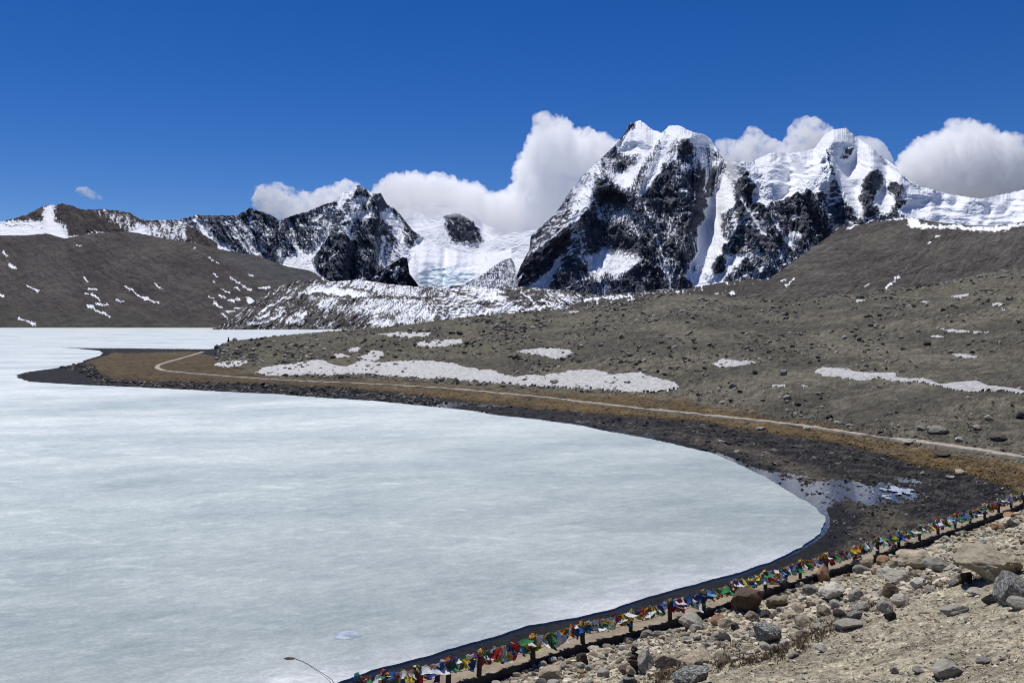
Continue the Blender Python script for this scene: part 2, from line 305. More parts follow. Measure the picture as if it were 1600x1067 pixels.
# ---- the great ice-capped massif
massif = [
 P('S', [(961,227),(935,255),(900,290),(870,335),(845,358),(828,395),(835,400),(860,375),(895,335),(915,320),(930,300),(940,280),(955,281),(980,300),(1003,318),(1035,270),(1050,245),(1035,210),(1000,190),(965,225)], .30, 6),
 P('S', [(962,228),(925,258),(880,310),(850,352),(838,380),(880,340),(915,300),(935,275),(955,250)], .02, 5),
 P('S', [(940,243),(905,278),(895,298),(905,310),(925,300),(932,275)], .55, 5),
 P('S', [(912,300),(922,308),(914,330),(900,338),(893,330)], .9, 4),
 P('S', [(962,250),(997,246),(992,262),(970,271),(957,268)], -.2, 4),
 P('S', [(984,185),(1001,182),(1020,200),(1036,206),(1038,215),(1028,224),(1024,234),(1010,240),(985,238),(967,236),(961,228),(975,210)], 1.6, 2),
 P('S', [(985,193),(992,192),(984,206),(967,222),(962,225),(974,208)], -.6, 1.2),
 P('G', [(968,231),(982,222),(1000,221),(1013,228),(1011,237),(1004,233),(990,229),(984,237),(972,237)], 85, 2),
 P('S', [(961,229),(964,231),(969,243),(963,246),(958,233)], -1, 1.5),
 P('S', [(1020,232),(1012,240),(997,255),(978,268),(965,275),(950,283),(965,292),(978,298),(985,290),(990,278),(1000,262),(1012,248),(1024,236)], 1.5, 2.5),
 P('S', [(1034,208),(1039,211),(1031,232),(1024,245),(1013,264),(1004,279),(996,297),(986,300),(990,282),(1004,258),(1015,243),(1026,225)], -.25, 3),
 P('S', [(1045,200),(1056,197),(1060,212),(1052,218),(1045,228),(1036,250),(1028,272),(1020,285),(1010,300),(1003,312),(999,306),(1008,288),(1015,270),(1022,258),(1028,244),(1033,235),(1036,215)], 1.7, 2),
 P('S', [(1040,195),(1054,190),(1066,194),(1080,202),(1104,208),(1113,216),(1120,235),(1112,232),(1106,224),(1098,226),(1088,226),(1078,223),(1070,217),(1060,215),(1045,212)], 2.0, 2),
 P('G', [(1060,213),(1057,219),(1047,230),(1037,246),(1032,247),(1040,236),(1050,222)], 84, 2),
 P('G', [(1080,214),(1100,215),(1108,224),(1103,229),(1088,227),(1078,224)], 85, 2),
 P('S', [(1060,216),(1050,228),(1042,240),(1036,262),(1050,258),(1058,260),(1064,245),(1065,222)], .42, 3),
 P('S', [(1065,217),(1076,221),(1078,232),(1073,246),(1074,254),(1066,257),(1061,248),(1063,230)], -1.6, 2),
 P('S', [(1092,223),(1085,240),(1082,250),(1073,262),(1058,277),(1057,262),(1062,258),(1075,258),(1084,250),(1095,255),(1103,264),(1105,240)], .55, 3),
 P('S', [(1104,222),(1112,230),(1124,244),(1134,262),(1128,266),(1118,262),(1110,280),(1104,262),(1106,240)], .3, 3),
 P('S', [(1110,270),(1130,262),(1142,285),(1145,300),(1120,300),(1118,318),(1107,318),(1104,300)], -.45, 3),
 P('S', [(1030,280),(1040,264),(1050,258),(1056,262),(1058,285),(1070,281),(1082,272),(1092,268),(1101,272),(1102,300),(1100,330),(1097,350),(1085,368),(1070,368),(1060,352),(1045,337),(1035,322),(1010,322),(1001,313),(1012,302),(1022,287)], -2.2, 4),
 P('S', [(1061,299),(1066,293),(1072,294),(1078,301),(1068,303)], 1.2, 1.5),
 L('S', [(1058,270),(1059,290),(1066,284)], .3, 3), L('S', [(1102,245),(1104,275),(1101,302)], .7, 4),
 L('S', [(1086,255),(1087,275),(1096,274)], .5, 2),
 P('S', [(924,312),(932,294),(941,280),(955,282),(970,296),(986,302),(1000,312),(1000,330),(985,322),(960,320),(940,308)], -1.3, 3),
 P('S', [(940,312),(975,322),(1000,345),(1012,375),(1015,395),(1000,378),(975,360),(945,340),(928,322)], .12, 4),
 P('S', [(928,322),(940,335),(945,345),(932,342),(925,332)], 1.0, 2),
 P('S', [(906,336),(924,326),(932,345),(952,352),(978,362),(1002,377),(1014,398),(1005,401),(985,396),(960,391),(948,384),(938,392),(922,397),(908,400),(900,388),(918,374),(924,356),(912,350)], -1.8, 3),
 P('S', [(890,345),(905,340),(905,352),(898,372),(890,380),(885,370)], .35, 3),
 P('S', [(902,400),(925,398),(945,385),(956,391),(985,396),(1012,402),(1000,411),(985,421),(960,433),(945,427),(935,440),(925,430),(915,412)], .75, 3),
 P('S', [(1009,402),(1019,406),(1023,425),(1030,452),(1000,460),(974,458),(980,440),(992,424)], -2.2, 3),
 P('S', [(889,355),(892,375),(881,386),(880,398),(866,411),(850,421),(835,433),(822,431),(815,437),(801,449),(806,425),(815,409),(835,394),(850,382),(870,367)], -2.0, 3),
 L('S', [(826,398),(840,386),(862,371),(885,352),(900,340),(925,323)], .75, 3.5),
 P('S', [(878,398),(877,412),(865,432),(853,451),(830,452),(820,449),(843,437),(858,422),(868,408)], 1.3, 2.5),
 L('S', [(811,436),(817,429),(822,433)], 1.0, 3), L('S', [(871,427),(880,419),(891,413)], 1.0, 3),
 P('S', [(882,418),(895,405),(910,410),(915,428),(900,437),(885,447),(868,456),(862,446)], -1.0, 3),
 L('S', [(1007,322),(1010,332),(1016,342)], 1.5, 2.5), L('S', [(1026,368),(1031,390),(1040,412),(1044,435),(1047,453)], 1.7, 3),
 P('S', [(1012,330),(1035,325),(1055,350),(1068,370),(1060,395),(1040,385),(1022,360)], -.15, 4),
 P('S', [(1052,382),(1065,370),(1088,378),(1092,400),(1078,420),(1072,435),(1062,410)], -1.4, 4),
 P('S', [(1062,448),(1072,424),(1080,448)], -1.4, 2),
 P('S', [(1140,272),(1150,270),(1172,268),(1180,285),(1175,318),(1165,332),(1150,337),(1144,320),(1148,300)], -1.0, 3),
 P('S', [(1131,268),(1138,280),(1148,297),(1146,318),(1143,325),(1133,331),(1128,345),(1127,360),(1131,370),(1135,378),(1127,392),(1120,397),(1112,415),(1112,425),(1132,428),(1125,440),(1103,446),(1088,446),(1070,430),(1078,422),(1077,412),(1092,395),(1090,382),(1089,372),(1092,355),(1105,338),(1100,330),(1107,322),(1105,312),(1118,312),(1118,300),(1123,290),(1128,275)], 2.2, 2),
 P('S', [(1080,416),(1088,413),(1091,424),(1085,430),(1080,426)], -.3, 2),
 P('S', [(1126,394),(1140,398),(1163,392),(1166,400),(1150,418),(1135,427),(1125,415)], 1.0, 3),
 P('S', [(1119,405),(1128,400),(1134,408),(1131,423),(1120,428),(1112,420)], -1.6, 1.5),
 P('S', [(1128,335),(1137,330),(1138,350),(1142,370),(1134,372),(1127,358)], -1.1, 2),
 P('S', [(1138,330),(1157,335),(1155,350),(1143,366)], .2, 3),
 P('S', [(1130,388),(1150,373),(1162,394),(1146,396),(1130,397)], -1.7, 2),
 P('S', [(1177,288),(1181,286),(1190,303),(1196,316),(1176,315)], 1.5, 1.5),
 L('S', [(1157,311),(1166,322),(1176,337),(1186,355),(1195,368)], 1.6, 4.5), L('S', [(1198,333),(1208,343),(1219,358)], 1.4, 4),
 P('S', [(1132,248),(1150,251),(1164,250),(1167,265),(1161,277),(1150,284),(1142,280),(1135,264)], 1.3, 2),
 P('G', [(1132,255),(1150,257),(1160,260),(1165,268),(1155,282),(1142,280)], 83, 3),
 P('S', [(1166,262),(1176,278),(1184,292),(1178,296),(1168,280)], -1.4, 2),
 P('S', [(1165,245),(1205,230),(1290,205),(1292,240),(1298,265),(1297,280),(1290,295),(1276,304),(1262,294),(1258,300),(1245,306),(1210,319),(1198,321),(1190,305),(1183,287),(1170,272)], 2.4, 2),
 P('G', [(1180,284),(1205,285),(1224,288),(1228,300),(1215,311),(1200,321),(1192,310),(1184,296)], 86, 3),
 P('G', [(1262,290),(1275,283),(1290,274),(1297,280),(1290,298),(1280,304),(1270,301)], 86, 3),
 P('G', [(1231,246),(1243,243),(1253,247),(1256,260),(1249,267),(1240,258)], 86, 2),
 P('S', [(1258,299),(1262,294),(1275,304),(1290,310),(1292,325),(1286,345),(1292,362),(1275,380),(1255,382),(1240,352),(1225,327),(1203,320),(1245,305)], -1.9, 3),
 P('S', [(1233,336),(1243,332),(1252,340),(1245,345),(1236,344)], 1.0, 2), P('S', [(1236,365),(1246,360),(1256,368),(1250,373),(1240,372)], 1.0, 2),
 P('S', [(1224,372),(1233,370),(1242,382),(1238,389),(1229,384)], 1.0, 2), P('S', [(1292,334),(1304,332),(1306,339),(1296,341)], .9, 2),
 P('S', [(1290,245),(1285,212),(1300,198),(1322,194),(1340,212),(1394,250),(1428,280),(1442,288),(1460,300),(1620,290),(1620,360),(1440,360),(1420,345),(1412,335),(1345,350),(1330,325),(1312,300),(1300,270)], 2.2, 3),
 P('S', [(1297,262),(1308,285),(1318,308),(1340,338),(1350,350),(1300,350),(1292,310)], -.4, 4),
 L('S', [(1292,234),(1297,255),(1303,275),(1306,292),(1314,300)], -.6, 5),
 P('G', [(1295,228),(1310,224),(1330,225),(1334,236),(1332,251),(1320,257),(1308,250),(1299,240)], 86, 2),
 P('S', [(1321,231),(1333,231),(1331,244),(1318,249),(1311,251),(1317,239)], -1.3, 1.5),
 P('S', [(1363,263),(1372,264),(1377,280),(1375,295),(1370,306),(1366,315),(1358,319),(1348,316),(1342,309),(1346,295),(1349,281),(1357,271)], -2.0, 2),
 P('S', [(1389,284),(1411,286),(1413,305),(1405,311),(1408,322),(1402,325),(1396,307),(1387,299)], -1.6, 2.5),
 P('S', [(1343,312),(1368,318),(1390,318),(1400,322),(1412,336),(1410,350),(1345,352)], -.5, 4),
 P('S', [(1368,313),(1380,312),(1392,330),(1386,334),(1374,326)], 1.6, 3),
 P('S', [(1376,270),(1381,274),(1383,292),(1378,292)], -1, 2), P('G', [(1329,284),(1342,279),(1341,288),(1333,291)], 84, 2),
 P('G', [(1402,312),(1424,314),(1436,317),(1431,327),(1424,322),(1410,321)], 85, 3), P('S', [(1402,311),(1420,313),(1415,319),(1404,319)], -1.2, 2),
 P('G', [(1417,305),(1445,306),(1470,304),(1468,310),(1455,319),(1440,321),(1425,317)], 84, 3),
 L('G', [(1372,244),(1394,262),(1410,276),(1428,291),(1440,297)], 82, 4),
 P('G', [(1476,312),(1486,308),(1488,320),(1478,322)], 85, 2), P('G', [(1510,316),(1548,317),(1540,320),(1512,320)], 82, 2),
 # buttresses and walls standing proud of, or behind, the face
 L('R', [(941,281),(915,325),(885,354),(850,384),(805,440)], 150, 26), L('R', [(941,281),(985,303),(1012,345),(1030,392),(1046,450)], 110, 26),
 L('R', [(1038,212),(1020,255),(995,300)], 60, 14), L('R', [(1078,222),(1098,250),(1096,300),(1080,350),(1068,390)], 80, 24),
 L('R', [(1163,252),(1180,290),(1200,322),(1235,380),(1250,420)], 120, 24), L('R', [(1158,335),(1130,385),(1110,430)], 70, 18),
 L('R', [(1290,240),(1300,275),(1275,303),(1260,298)], 90, 18), L('R', [(1262,296),(1290,340),(1310,380)], 100, 24),
]
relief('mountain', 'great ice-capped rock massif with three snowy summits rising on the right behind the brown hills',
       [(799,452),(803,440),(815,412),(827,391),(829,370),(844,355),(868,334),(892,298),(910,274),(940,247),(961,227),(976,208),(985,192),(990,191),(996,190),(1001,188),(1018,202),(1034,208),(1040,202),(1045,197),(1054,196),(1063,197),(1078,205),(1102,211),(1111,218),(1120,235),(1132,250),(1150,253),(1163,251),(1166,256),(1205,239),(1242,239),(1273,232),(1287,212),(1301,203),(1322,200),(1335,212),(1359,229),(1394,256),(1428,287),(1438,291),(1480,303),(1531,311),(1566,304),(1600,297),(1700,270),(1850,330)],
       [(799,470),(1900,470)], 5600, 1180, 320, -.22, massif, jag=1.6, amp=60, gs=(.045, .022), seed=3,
       serac=[([(1166,240),(1290,215),(1296,290),(1258,300),(1200,322),(1180,285)], 48), ([(1440,285),(1620,285),(1900,250),(1900,400),(1440,370)], 40), ([(1340,215),(1440,290),(1440,310),(1330,260)], 25)], gvar=8, g_rock=60, g_snow=34, relax=3, lean=[(799,1.0),(900,.9),(945,.5),(990,-.6),(1045,-.4),(1075,.2),(1100,0),(1140,-.5),(1200,-.8),(1290,-.5),(1400,-.9),(1900,-.6)])

# ---- pyramid peak left of the glacier, with its long west ridge
pyr = [
 P('S', [(525,322),(534,300),(550,297),(561,288),(552,302),(540,312),(528,324)], 1.8, 1.5),
 P('S', [(612,388),(640,380),(668,370),(690,395),(670,470),(600,452),(598,430)], .45, 4), P('G', [(612,388),(640,380),(668,376),(700,395),(680,470),(600,452),(598,430)], 30, 8),
 P('S', [(560,286),(576,296),(590,300),(588,318),(575,306),(566,312),(555,306)], -.35, 2),
 P('S', [(576,296),(588,300),(584,308)], 1.4, 1.5),
 P('S', [(552,312),(565,308),(582,308),(584,318),(568,318),(556,328),(550,335),(548,322)], .8, 2),
 P('S', [(557,332),(578,330),(581,338),(572,345),(560,341)], 1.6, 2),
 P('S', [(586,303),(595,301),(606,322),(602,331),(590,332),(582,318)], -1.5, 2),
 P('S', [(563,348),(595,344),(606,356),(596,364),(580,364),(567,354)], -1.5, 3),
 P('S', [(606,325),(613,321),(622,345),(627,360),(634,376),(642,392),(625,372),(612,352),(597,334)], 1.6, 2.5),
 L('S', [(614,324),(626,338),(641,354),(651,372)], -.8, 6), P('S', [(633,376),(645,374),(650,388),(640,392)], -1.2, 2),
 P('S', [(508,374),(522,370),(544,374),(553,391),(559,404),(559,423),(551,434),(515,441),(503,431),(495,420),(492,407),(503,388)], -1.9, 3),
 L('S', [(528,393),(515,405),(501,418)], 1.0, 2.5), L('S', [(509,387),(505,397),(501,407)], 1.0, 2), L('S', [(514,415),(525,424)], .9, 2),
 L('S', [(516,350),(511,369),(500,385),(485,404)], 1.3, 3.5), L('S', [(485,405),(490,420),(500,431),(516,443)], 1.8, 4.5),
 P('S', [(466,397),(488,398),(486,407),(488,424),(472,422),(452,417),(435,408),(449,407),(458,401)], 2.2, 2),
 L('S', [(453,343),(457,358),(459,370),(466,394)], 1.5, 4), L('S', [(437,347),(436,375),(437,402)], 1.3, 3),
 L('S', [(466,353),(480,352),(497,357)], .9, 2.5), L('S', [(470,372),(485,376),(496,368)], .7, 2), L('S', [(488,380),(497,388)], .8, 2),
 L('S', [(468,397),(482,396),(494,394)], 1.1, 2.5), L('S', [(541,355),(548,372),(565,380),(578,392)], .8, 4), L('S', [(600,372),(598,395),(590,420)], .8, 5),
 L('S', [(460,338),(473,334),(487,331),(500,322),(518,316)], -1.6, 7), L('S', [(489,345),(505,335),(517,338),(515,350)], .8, 4),
 P('S', [(562,372),(590,395),(592,420),(575,432),(560,410)], -.9, 5), P('S', [(590,395),(615,385),(640,400),(650,430),(600,440)], .35, 5),
 P('S', [(650,378),(700,385),(700,475),(640,475),(642,410)], 2.2, 4),
 L('S', [(282,345),(294,356),(300,370),(316,380),(340,388)], 1.5, 8), L('S', [(304,341),(315,352),(322,365),(342,382),(368,394)], 1.4, 9),
 L('S', [(342,344),(360,360),(385,385),(402,398)], .7, 3), L('S', [(352,344),(375,366),(405,398),(432,413)], .9, 3.5), L('S', [(391,330),(391,350),(400,360)], 1.2, 3),
 L('S', [(366,342),(392,366),(420,400)], .6, 3), P('S', [(372,334),(391,322),(424,334),(432,344),(405,338),(388,336)], -1.4, 3),
 P('S', [(330,350),(345,352),(375,395),(355,385)], -.7, 4), P('S', [(425,360),(440,365),(432,400),(418,385)], -.7, 3),
 L('R', [(560,290),(545,340),(535,380),(530,430)], 130, 30), L('R', [(586,303),(600,350),(625,400)], 70, 24), L('R', [(456,345),(470,385)], -60, 12),
 L('R', [(391,326),(410,370),(430,400)], 60, 20),
]
relief('mountain', 'dark snow-streaked rock pyramid with a jagged ridge running to its left, above the far moraine',
       [(150,350),(202,332),(219,343),(239,344),(278,344),(306,336),(351,337),(370,337),(391,325),(405,330),(423,336),(437,345),(447,341),(460,336),(481,331),(500,322),(518,316),(526,314),(534,302),(550,298),(560,289),(568,293),(576,298),(586,303),(595,302),(605,320),(615,325),(626,336),(636,349),(645,361),(655,366),(665,374),(685,388),(705,410),(720,470)],
       [(150,430),(400,440),(720,471)], 4800, 740, 210, -.12, pyr, jag=1.6, amp=60, gs=(.06, .022), shear=-.35, seed=14, gvar=6,
       rock=C(.030, .042, .065), g_snow=34, rock2=C(.15, .165, .195), lean=[(150,-.9),(430,-.7),(520,.25),(560,.1),(600,-.8),(720,-.9)], g_rock=58)

# ---- far left ridge
ridge = [
 P('S', [(-60,352),(-10,350),(45,347),(75,350),(96,362),(108,373),(92,376),(80,364),(60,374),(-60,376)], 2.2, 3),
 L('S', [(5,352),(40,353),(70,357)], -.6, 1.5),
 P('S', [(72,322),(84,318),(85,330),(84,340),(98,352),(104,362),(88,362),(75,352),(66,340)], 1.2, 3),
 P('S', [(207,345),(216,349),(236,367),(222,368),(203,364)], 2.0, 2), P('S', [(185,345),(205,340),(212,355),(195,358)], .1, 3),
 P('S', [(225,352),(235,358),(232,362),(226,358)], 1.5, 1.5), L('S', [(148,361),(165,364)], 1.2, 2), L('S', [(100,372),(120,369),(145,366)], 1.4, 2),
 P('S', [(136,326),(180,326),(225,343),(205,364),(170,350)], -.12, 4), P('S', [(225,345),(290,345),(300,380),(235,375)], .05, 4),
]
relief('mountain', 'brown scree ridge at the far left with a bright snow field below its summit',
       [(-260,360),(-100,365),(0,347),(42,336),(60,326),(76,320),(88,321),(96,318),(110,321),(126,327),(141,328),(160,327),(180,329),(202,332),(214,341),(226,345),(245,347),(290,350),(340,380)],
       [(-260,420),(340,420)], 3900, 480, 120, -.95, ridge, jag=1.9, amp=22, gs=(.05, .02), seed=25, neg=1, lines=.3, iso=4, g_rock=40, g_snow=30,
       rock=C(.05, .043, .043), rock2=C(.095, .08, .073))

# ---- snow basin, icefall, shaded dome behind
basin = [P('I', [(648,425),(665,419),(700,417),(735,425),(748,434),(735,446),(705,452),(668,452),(652,440)], C(.44, .60, .68), 5),
         L('S', [(640,440),(655,455)], .2, 4), L('S', [(757,402),(760,408)], 0, 2)]
relief('glacier', 'white snow basin with a blue icefall between the pyramid peak and the great massif',
       [(634,470),(641,440),(645,412),(650,390),(662,374),(690,386),(715,393),(745,397),(780,393),(805,387),(822,380),(829,388),(818,408),(806,436),(799,470)],
       [(634,471),(799,471)], 3950, 330, 170, 2.4, basin, jag=.3, amp=4, g_snow=25, g_rock=40, seed=31,
       serac=[([(645,430),(660,416),(700,414),(740,422),(752,434),(740,452),(700,458),(655,455)], 60)], iso=6, smooth=False, cat='glacier')
dome = [P('S', [(695,338),(704,335),(714,334),(728,339),(740,348),(748,360),(754,374),(750,379),(744,372),(746,380),(738,380),(734,374),(736,384),(728,374),(724,380),(712,380),(704,379),(703,370),(698,356),(693,352),(701,350)], -2.6, 1.5),
        L('S', [(714,340),(722,350),(726,362)], .3, 2), L('S', [(728,344),(738,358),(744,370)], .2, 2), L('S', [(704,342),(708,350)], .6, 3), L('S', [(702,372),(718,376)], .6, 2)]
relief('mountain', 'cloud-capped snow dome with one dark rock face behind the glacier basin',
       [(520,360),(580,338),(610,334),(640,322),(680,316),(712,322),(738,334),(760,352),(790,364),(830,360),(900,350),(960,380)],
       [(520,430),(960,430)], 8300, 400, 110, 2.0, dome, jag=.8, amp=40, gs=(.03, .03), g_snow=42, seed=37, gvar=12)

# ---- rounded mound, dark outcrop
relief('hill', 'rounded snow-dusted rock mound below the left foot of the great massif',
       [(722,446),(740,436),(760,425),(775,413),(790,405),(799,403),(804,408),(807,425),(809,450)], [(722,465),(809,465)], 3800, 240, 90,
       .02, [], jag=.5, amp=14, gs=(.06, .05), g_rock=45, g_snow=32, seed=44, nmix=(.45, .35, .5), lines=.35, lean=[(722,1.1),(790,.5),(850,-.8)], cat='hill')
outc = [L('S', [(588,432),(605,425),(622,420),(632,424)], .5, 2.5), L('S', [(575,440),(592,430),(608,418)], .7, 3), L('S', [(612,424),(626,426)], .6, 2)]
relief('rock_outcrop', 'dark wedge-shaped rock outcrop in front of the glacier edge',
       [(566,440),(580,431),(598,421),(612,412),(622,406),(630,402),(636,403),(638,415),(640,428),(648,438),(656,449)], [(566,462),(656,462)], 3850, 200, 90,
       -1.5, outc, jag=.8, amp=30, gs=(.09, .05), g_rock=70, seed=47, rock=C(.035, .04, .055), rock2=C(.075, .075, .09), cat='rock outcrop')

# ---- moraine
mor = [
 P('S', [(600,440),(760,446),(860,455),(940,470),(900,500),(600,500)], -.22, 8),
 P('S', [(492,447),(520,446),(560,455),(574,459),(570,465),(540,465),(500,459),(468,458)], 1.7, 2),
 P('S', [(515,440),(560,437),(600,444),(640,446),(655,452),(650,464),(610,462),(580,452),(540,447)], .8, 3),
 L('S', [(530,448),(560,452),(590,455)], -1.2, 3), L('S', [(470,460),(520,462),(560,467),(600,464),(660,466),(720,462)], -1.3, 4),
 P('S', [(560,472),(580,467),(615,472),(612,485),(585,492),(540,488),(530,485)], .8, 3), P('S', [(485,465),(520,463),(532,478),(500,482)], .35, 3),
 P('S', [(610,470),(640,468),(670,478),(680,495),(650,500),(625,485)], .7, 3), P('S', [(575,503),(590,498),(615,502),(612,512),(590,512)], 1.2, 2),
 P('S', [(618,492),(630,492),(648,505),(635,508),(622,505)], 1.2, 2), P('S', [(492,506),(525,504),(530,509),(500,512)], 1.4, 2),
 P('S', [(380,500),(440,465),(470,470),(460,515),(340,515),(340,480)], -.45, 6), P('S', [(465,488),(560,490),(570,512),(470,512)], -.6, 4),
 L('S', [(388,506),(412,503),(430,496),(442,487)], 1.4, 5), L('S', [(402,497),(419,490)], 1.3, 3), L('S', [(404,490),(422,478),(446,464)], 1.2, 3),
 L('S', [(455,503),(470,493),(478,488)], 1.2, 3), L('S', [(446,503),(457,496)], 1.3, 4), L('S', [(463,492),(475,489)], 1.4, 5), L('S', [(433,483),(443,479)], 1.3, 3),
 P('S', [(680,450),(715,448),(745,462),(740,475),(700,480),(680,470)], .25, 4), P('S', [(728,448),(770,451),(785,462),(800,477),(780,472),(750,462)], 1.3, 3),
 P('S', [(785,452),(835,455),(860,478),(820,478),(790,462)], -.55, 3), L('S', [(815,456),(832,470),(838,478)], 1.4, 4), L('S', [(848,468),(870,476)], 1.2, 3),
 P('S', [(862,458),(905,462),(925,468),(900,476),(870,470)], .3, 3), P('S', [(900,450),(912,446),(935,463),(915,466)], -1.4, 2),
 L('S', [(775,482),(830,481),(875,479)], 1.4, 3), P('S', [(780,487),(690,492),(720,500),(760,496)], .9, 3),
]
relief('moraine', 'grey moraine ridges streaked with snow beyond the far end of the lake',
       [(330,515),(346,506),(370,492),(392,474),(420,456),(445,444),(470,438),(500,437),(520,440),(560,437),(610,444),(650,448),(680,448),(720,446),(770,450),(800,447),(850,451),(900,455),(940,462),(1000,455),(1060,450)],
       [(330,517.5),(560,518),(1060,530)], lambda x: np.interp(x, [330, 560, 1060], [1640, 1640, 1500]), 800, 150, -.52, mor, jag=1.0, amp=26, gs=(.05, .03), shear=.5,
       g_rock=17, g_snow=14, gvar=5, seed=52, rock=C(.05, .047, .045), rock2=C(.13, .12, .108), lines=.45, lean=[(330,.9),(590,.8),(680,-.5),(850,-.9),(1060,-1)], nmix=(.75, .2, .55), pos=.5, sharp=8, back=.4, cat='moraine')
low = [L('S', [(915,468),(950,465),(985,463)], .5, 5), L('S', [(1000,458),(1060,456)], .5, 2), P('S', [(1060,457),(1140,452),(1180,438),(1200,470),(1000,475)], -1.5, 6),
       P('S', [(1137,458),(1144,455),(1150,461),(1142,463)], 1.4, 1.5), P('S', [(1117,456),(1124,460),(1118,461)], 1.2, 1.5)]
relief('hill', 'low brown shoulder with a snow patch at the foot of the great massif',
       [(890,478),(920,465),(960,459),(1000,458),(1040,456),(1080,450),(1110,444),(1150,438),(1185,436),(1240,440),(1300,450)], [(890,500),(1300,500)],
       1500, 300, 60, -.55, low, jag=.7, amp=8, g_rock=24, g_snow=22, seed=56, rock=C(.055, .05, .045), rock2=C(.09, .08, .07), cat='hill', mat=M_HILL)

# ---- brown hill across the lake
def bl(x, y, l, w_, a):
    c, s = math.cos(math.radians(a)) * l / 2, math.sin(math.radians(a)) * l / 2
    return L('S', [(x - c, y - s), (x, y + s * .15), (x + c, y + s)], 2.4, w_ * .72)
bh = [bl(8,397,9,4,35), bl(19,415,9,5,30), bl(51,450,22,3,25), bl(2,460,7,6,30), bl(133,437,9,4,50), bl(144,452,12,4,10), bl(135,459,8,4,0),
      bl(151,464,17,3.5,25), bl(160,475,20,3,8), bl(154,485,40,3.5,24), bl(42,501,25,4.5,22), bl(187,470,8,3,20), bl(202,451,15,3.5,28), bl(228,465,42,3.5,25),
      bl(247,446,13,4.5,48), bl(121,383,9,2,0), bl(336,430,8,2.5,30), bl(367,438,19,2.5,28), bl(385,449,16,2.5,26), bl(340,476,15,3.5,25), bl(391,430,9,3,15),
      bl(412,449,14,3.5,5), bl(347,463,9,3,20), bl(371,451,8,3.5,25), bl(360,470,9,4,10), bl(372,468,8,3.5,0), bl(353,455,14,2.5,10), bl(395,473,18,9,35), bl(360,486,14,3,0),
      bl(330,466,8,2.5,30), bl(335,440,5,2.5,30), bl(302,387,3,2,0), bl(330,405,8,2,30), bl(340,411,5,2,30), bl(350,493,8,4,40), bl(380,497,14,3,0), bl(372,482,9,3,20),
      P('S', [(330,440),(400,420),(420,500),(340,505)], -.75, 20)]
bh = bh[-1:] + bh[:-1]
relief('hill', 'long brown scree hill with small snow streaks rising straight from the far lake shore on the left',
       [(-330,350),(-120,362),(0,368),(42,368),(60,366),(74,365),(101,373),(120,369),(140,366),(170,363),(197,362),(215,364),(233,368),(281,377),(309,381),(350,391),(374,395),(402,400),(450,417),(480,422),(492,426),(500,434),(512,448),(522,464),(532,484),(545,514)],
       [(-330,514.5),(300,514),(545,517)], lambda x: np.interp(x, [-330, 545], [2080, 1980]), 720, 170, -1.5, bh, jag=.7, amp=7, gs=(.016, .012), shear=-.5, gvar=3, seed=61, neg=1, smax=3, lines=0, iso=2, g_rock=27, g_snow=27,
       rock=C(.036, .033, .034), rock2=C(.108, .094, .085), rdark=0, lean=[(-330,-.5),(100,-.8),(545,-1.3)], smooth=False, nmix=(.35, .2, .3), cat='hill', mat=M_FAR,
       tint=[([(380,402),(450,417),(500,430),(520,450),(470,452),(400,430),(350,400)], C(.07, .075, .085), 14), ([(-50,470),(200,480),(340,500),(340,520),(-50,520)], C(.07, .066, .056), 16)])
# ---- big hill on the right
rh = [P('S', [(1416,340),(1430,342),(1438,349),(1460,353),(1500,352),(1540,356),(1600,349),(1660,340),(1660,349),(1600,352),(1560,361),(1520,360),(1500,356),(1450,356),(1430,356),(1420,352)], 1.9, 2.5),
      L('S', [(1452,347),(1500,350),(1530,353)], -.8, 2.5), L('S', [(1325,357),(1335,352),(1345,351)], 1.6, 4), L('S', [(1310,353),(1325,350)], 1.5, 2), L('S', [(1385,345),(1410,341)], 1.6, 3),
      bl(1234,441,14,3.5,-32), bl(1224,438,6,2,-10), bl(1391,445,18,4,-38), bl(1402,434,5,3,-40), bl(1353,448,8,2.5,-15), bl(1465,369,7,4,-30), bl(1453,380,5,3,-30), bl(1343,469,14,2.5,5), bl(1417,476,17,3,15)]
relief('hill', 'big bare brown-grey hill with a snow rim on its crest at the right',
       [(1120,480),(1150,468),(1170,457),(1200,437),(1240,408),(1280,380),(1300,366),(1312,355),(1330,351),(1345,351),(1372,347),(1400,341),(1420,339),(1440,343),(1470,348),(1520,352),(1550,353),(1580,350),(1600,346),(1700,325),(1900,300)],
       [(1120,500),(1900,500)], lambda x: np.interp(x, [1120, 1600, 1900], [900, 620, 560]), 640, 190, -1.7, rh, jag=.9, amp=3.5, gs=(.03, .03), shear=1.2, seed=66, neg=1, smax=3, lines=0, iso=1, g_rock=28, g_snow=28, gvar=2,
       rock=C(.036, .033, .031), rock2=C(.112, .101, .088), rdark=0, lean=[(1120,1.3),(1400,.7),(1900,.3)], cat='hill', mat=M_HILL, nmix=(.35, .3, .35))
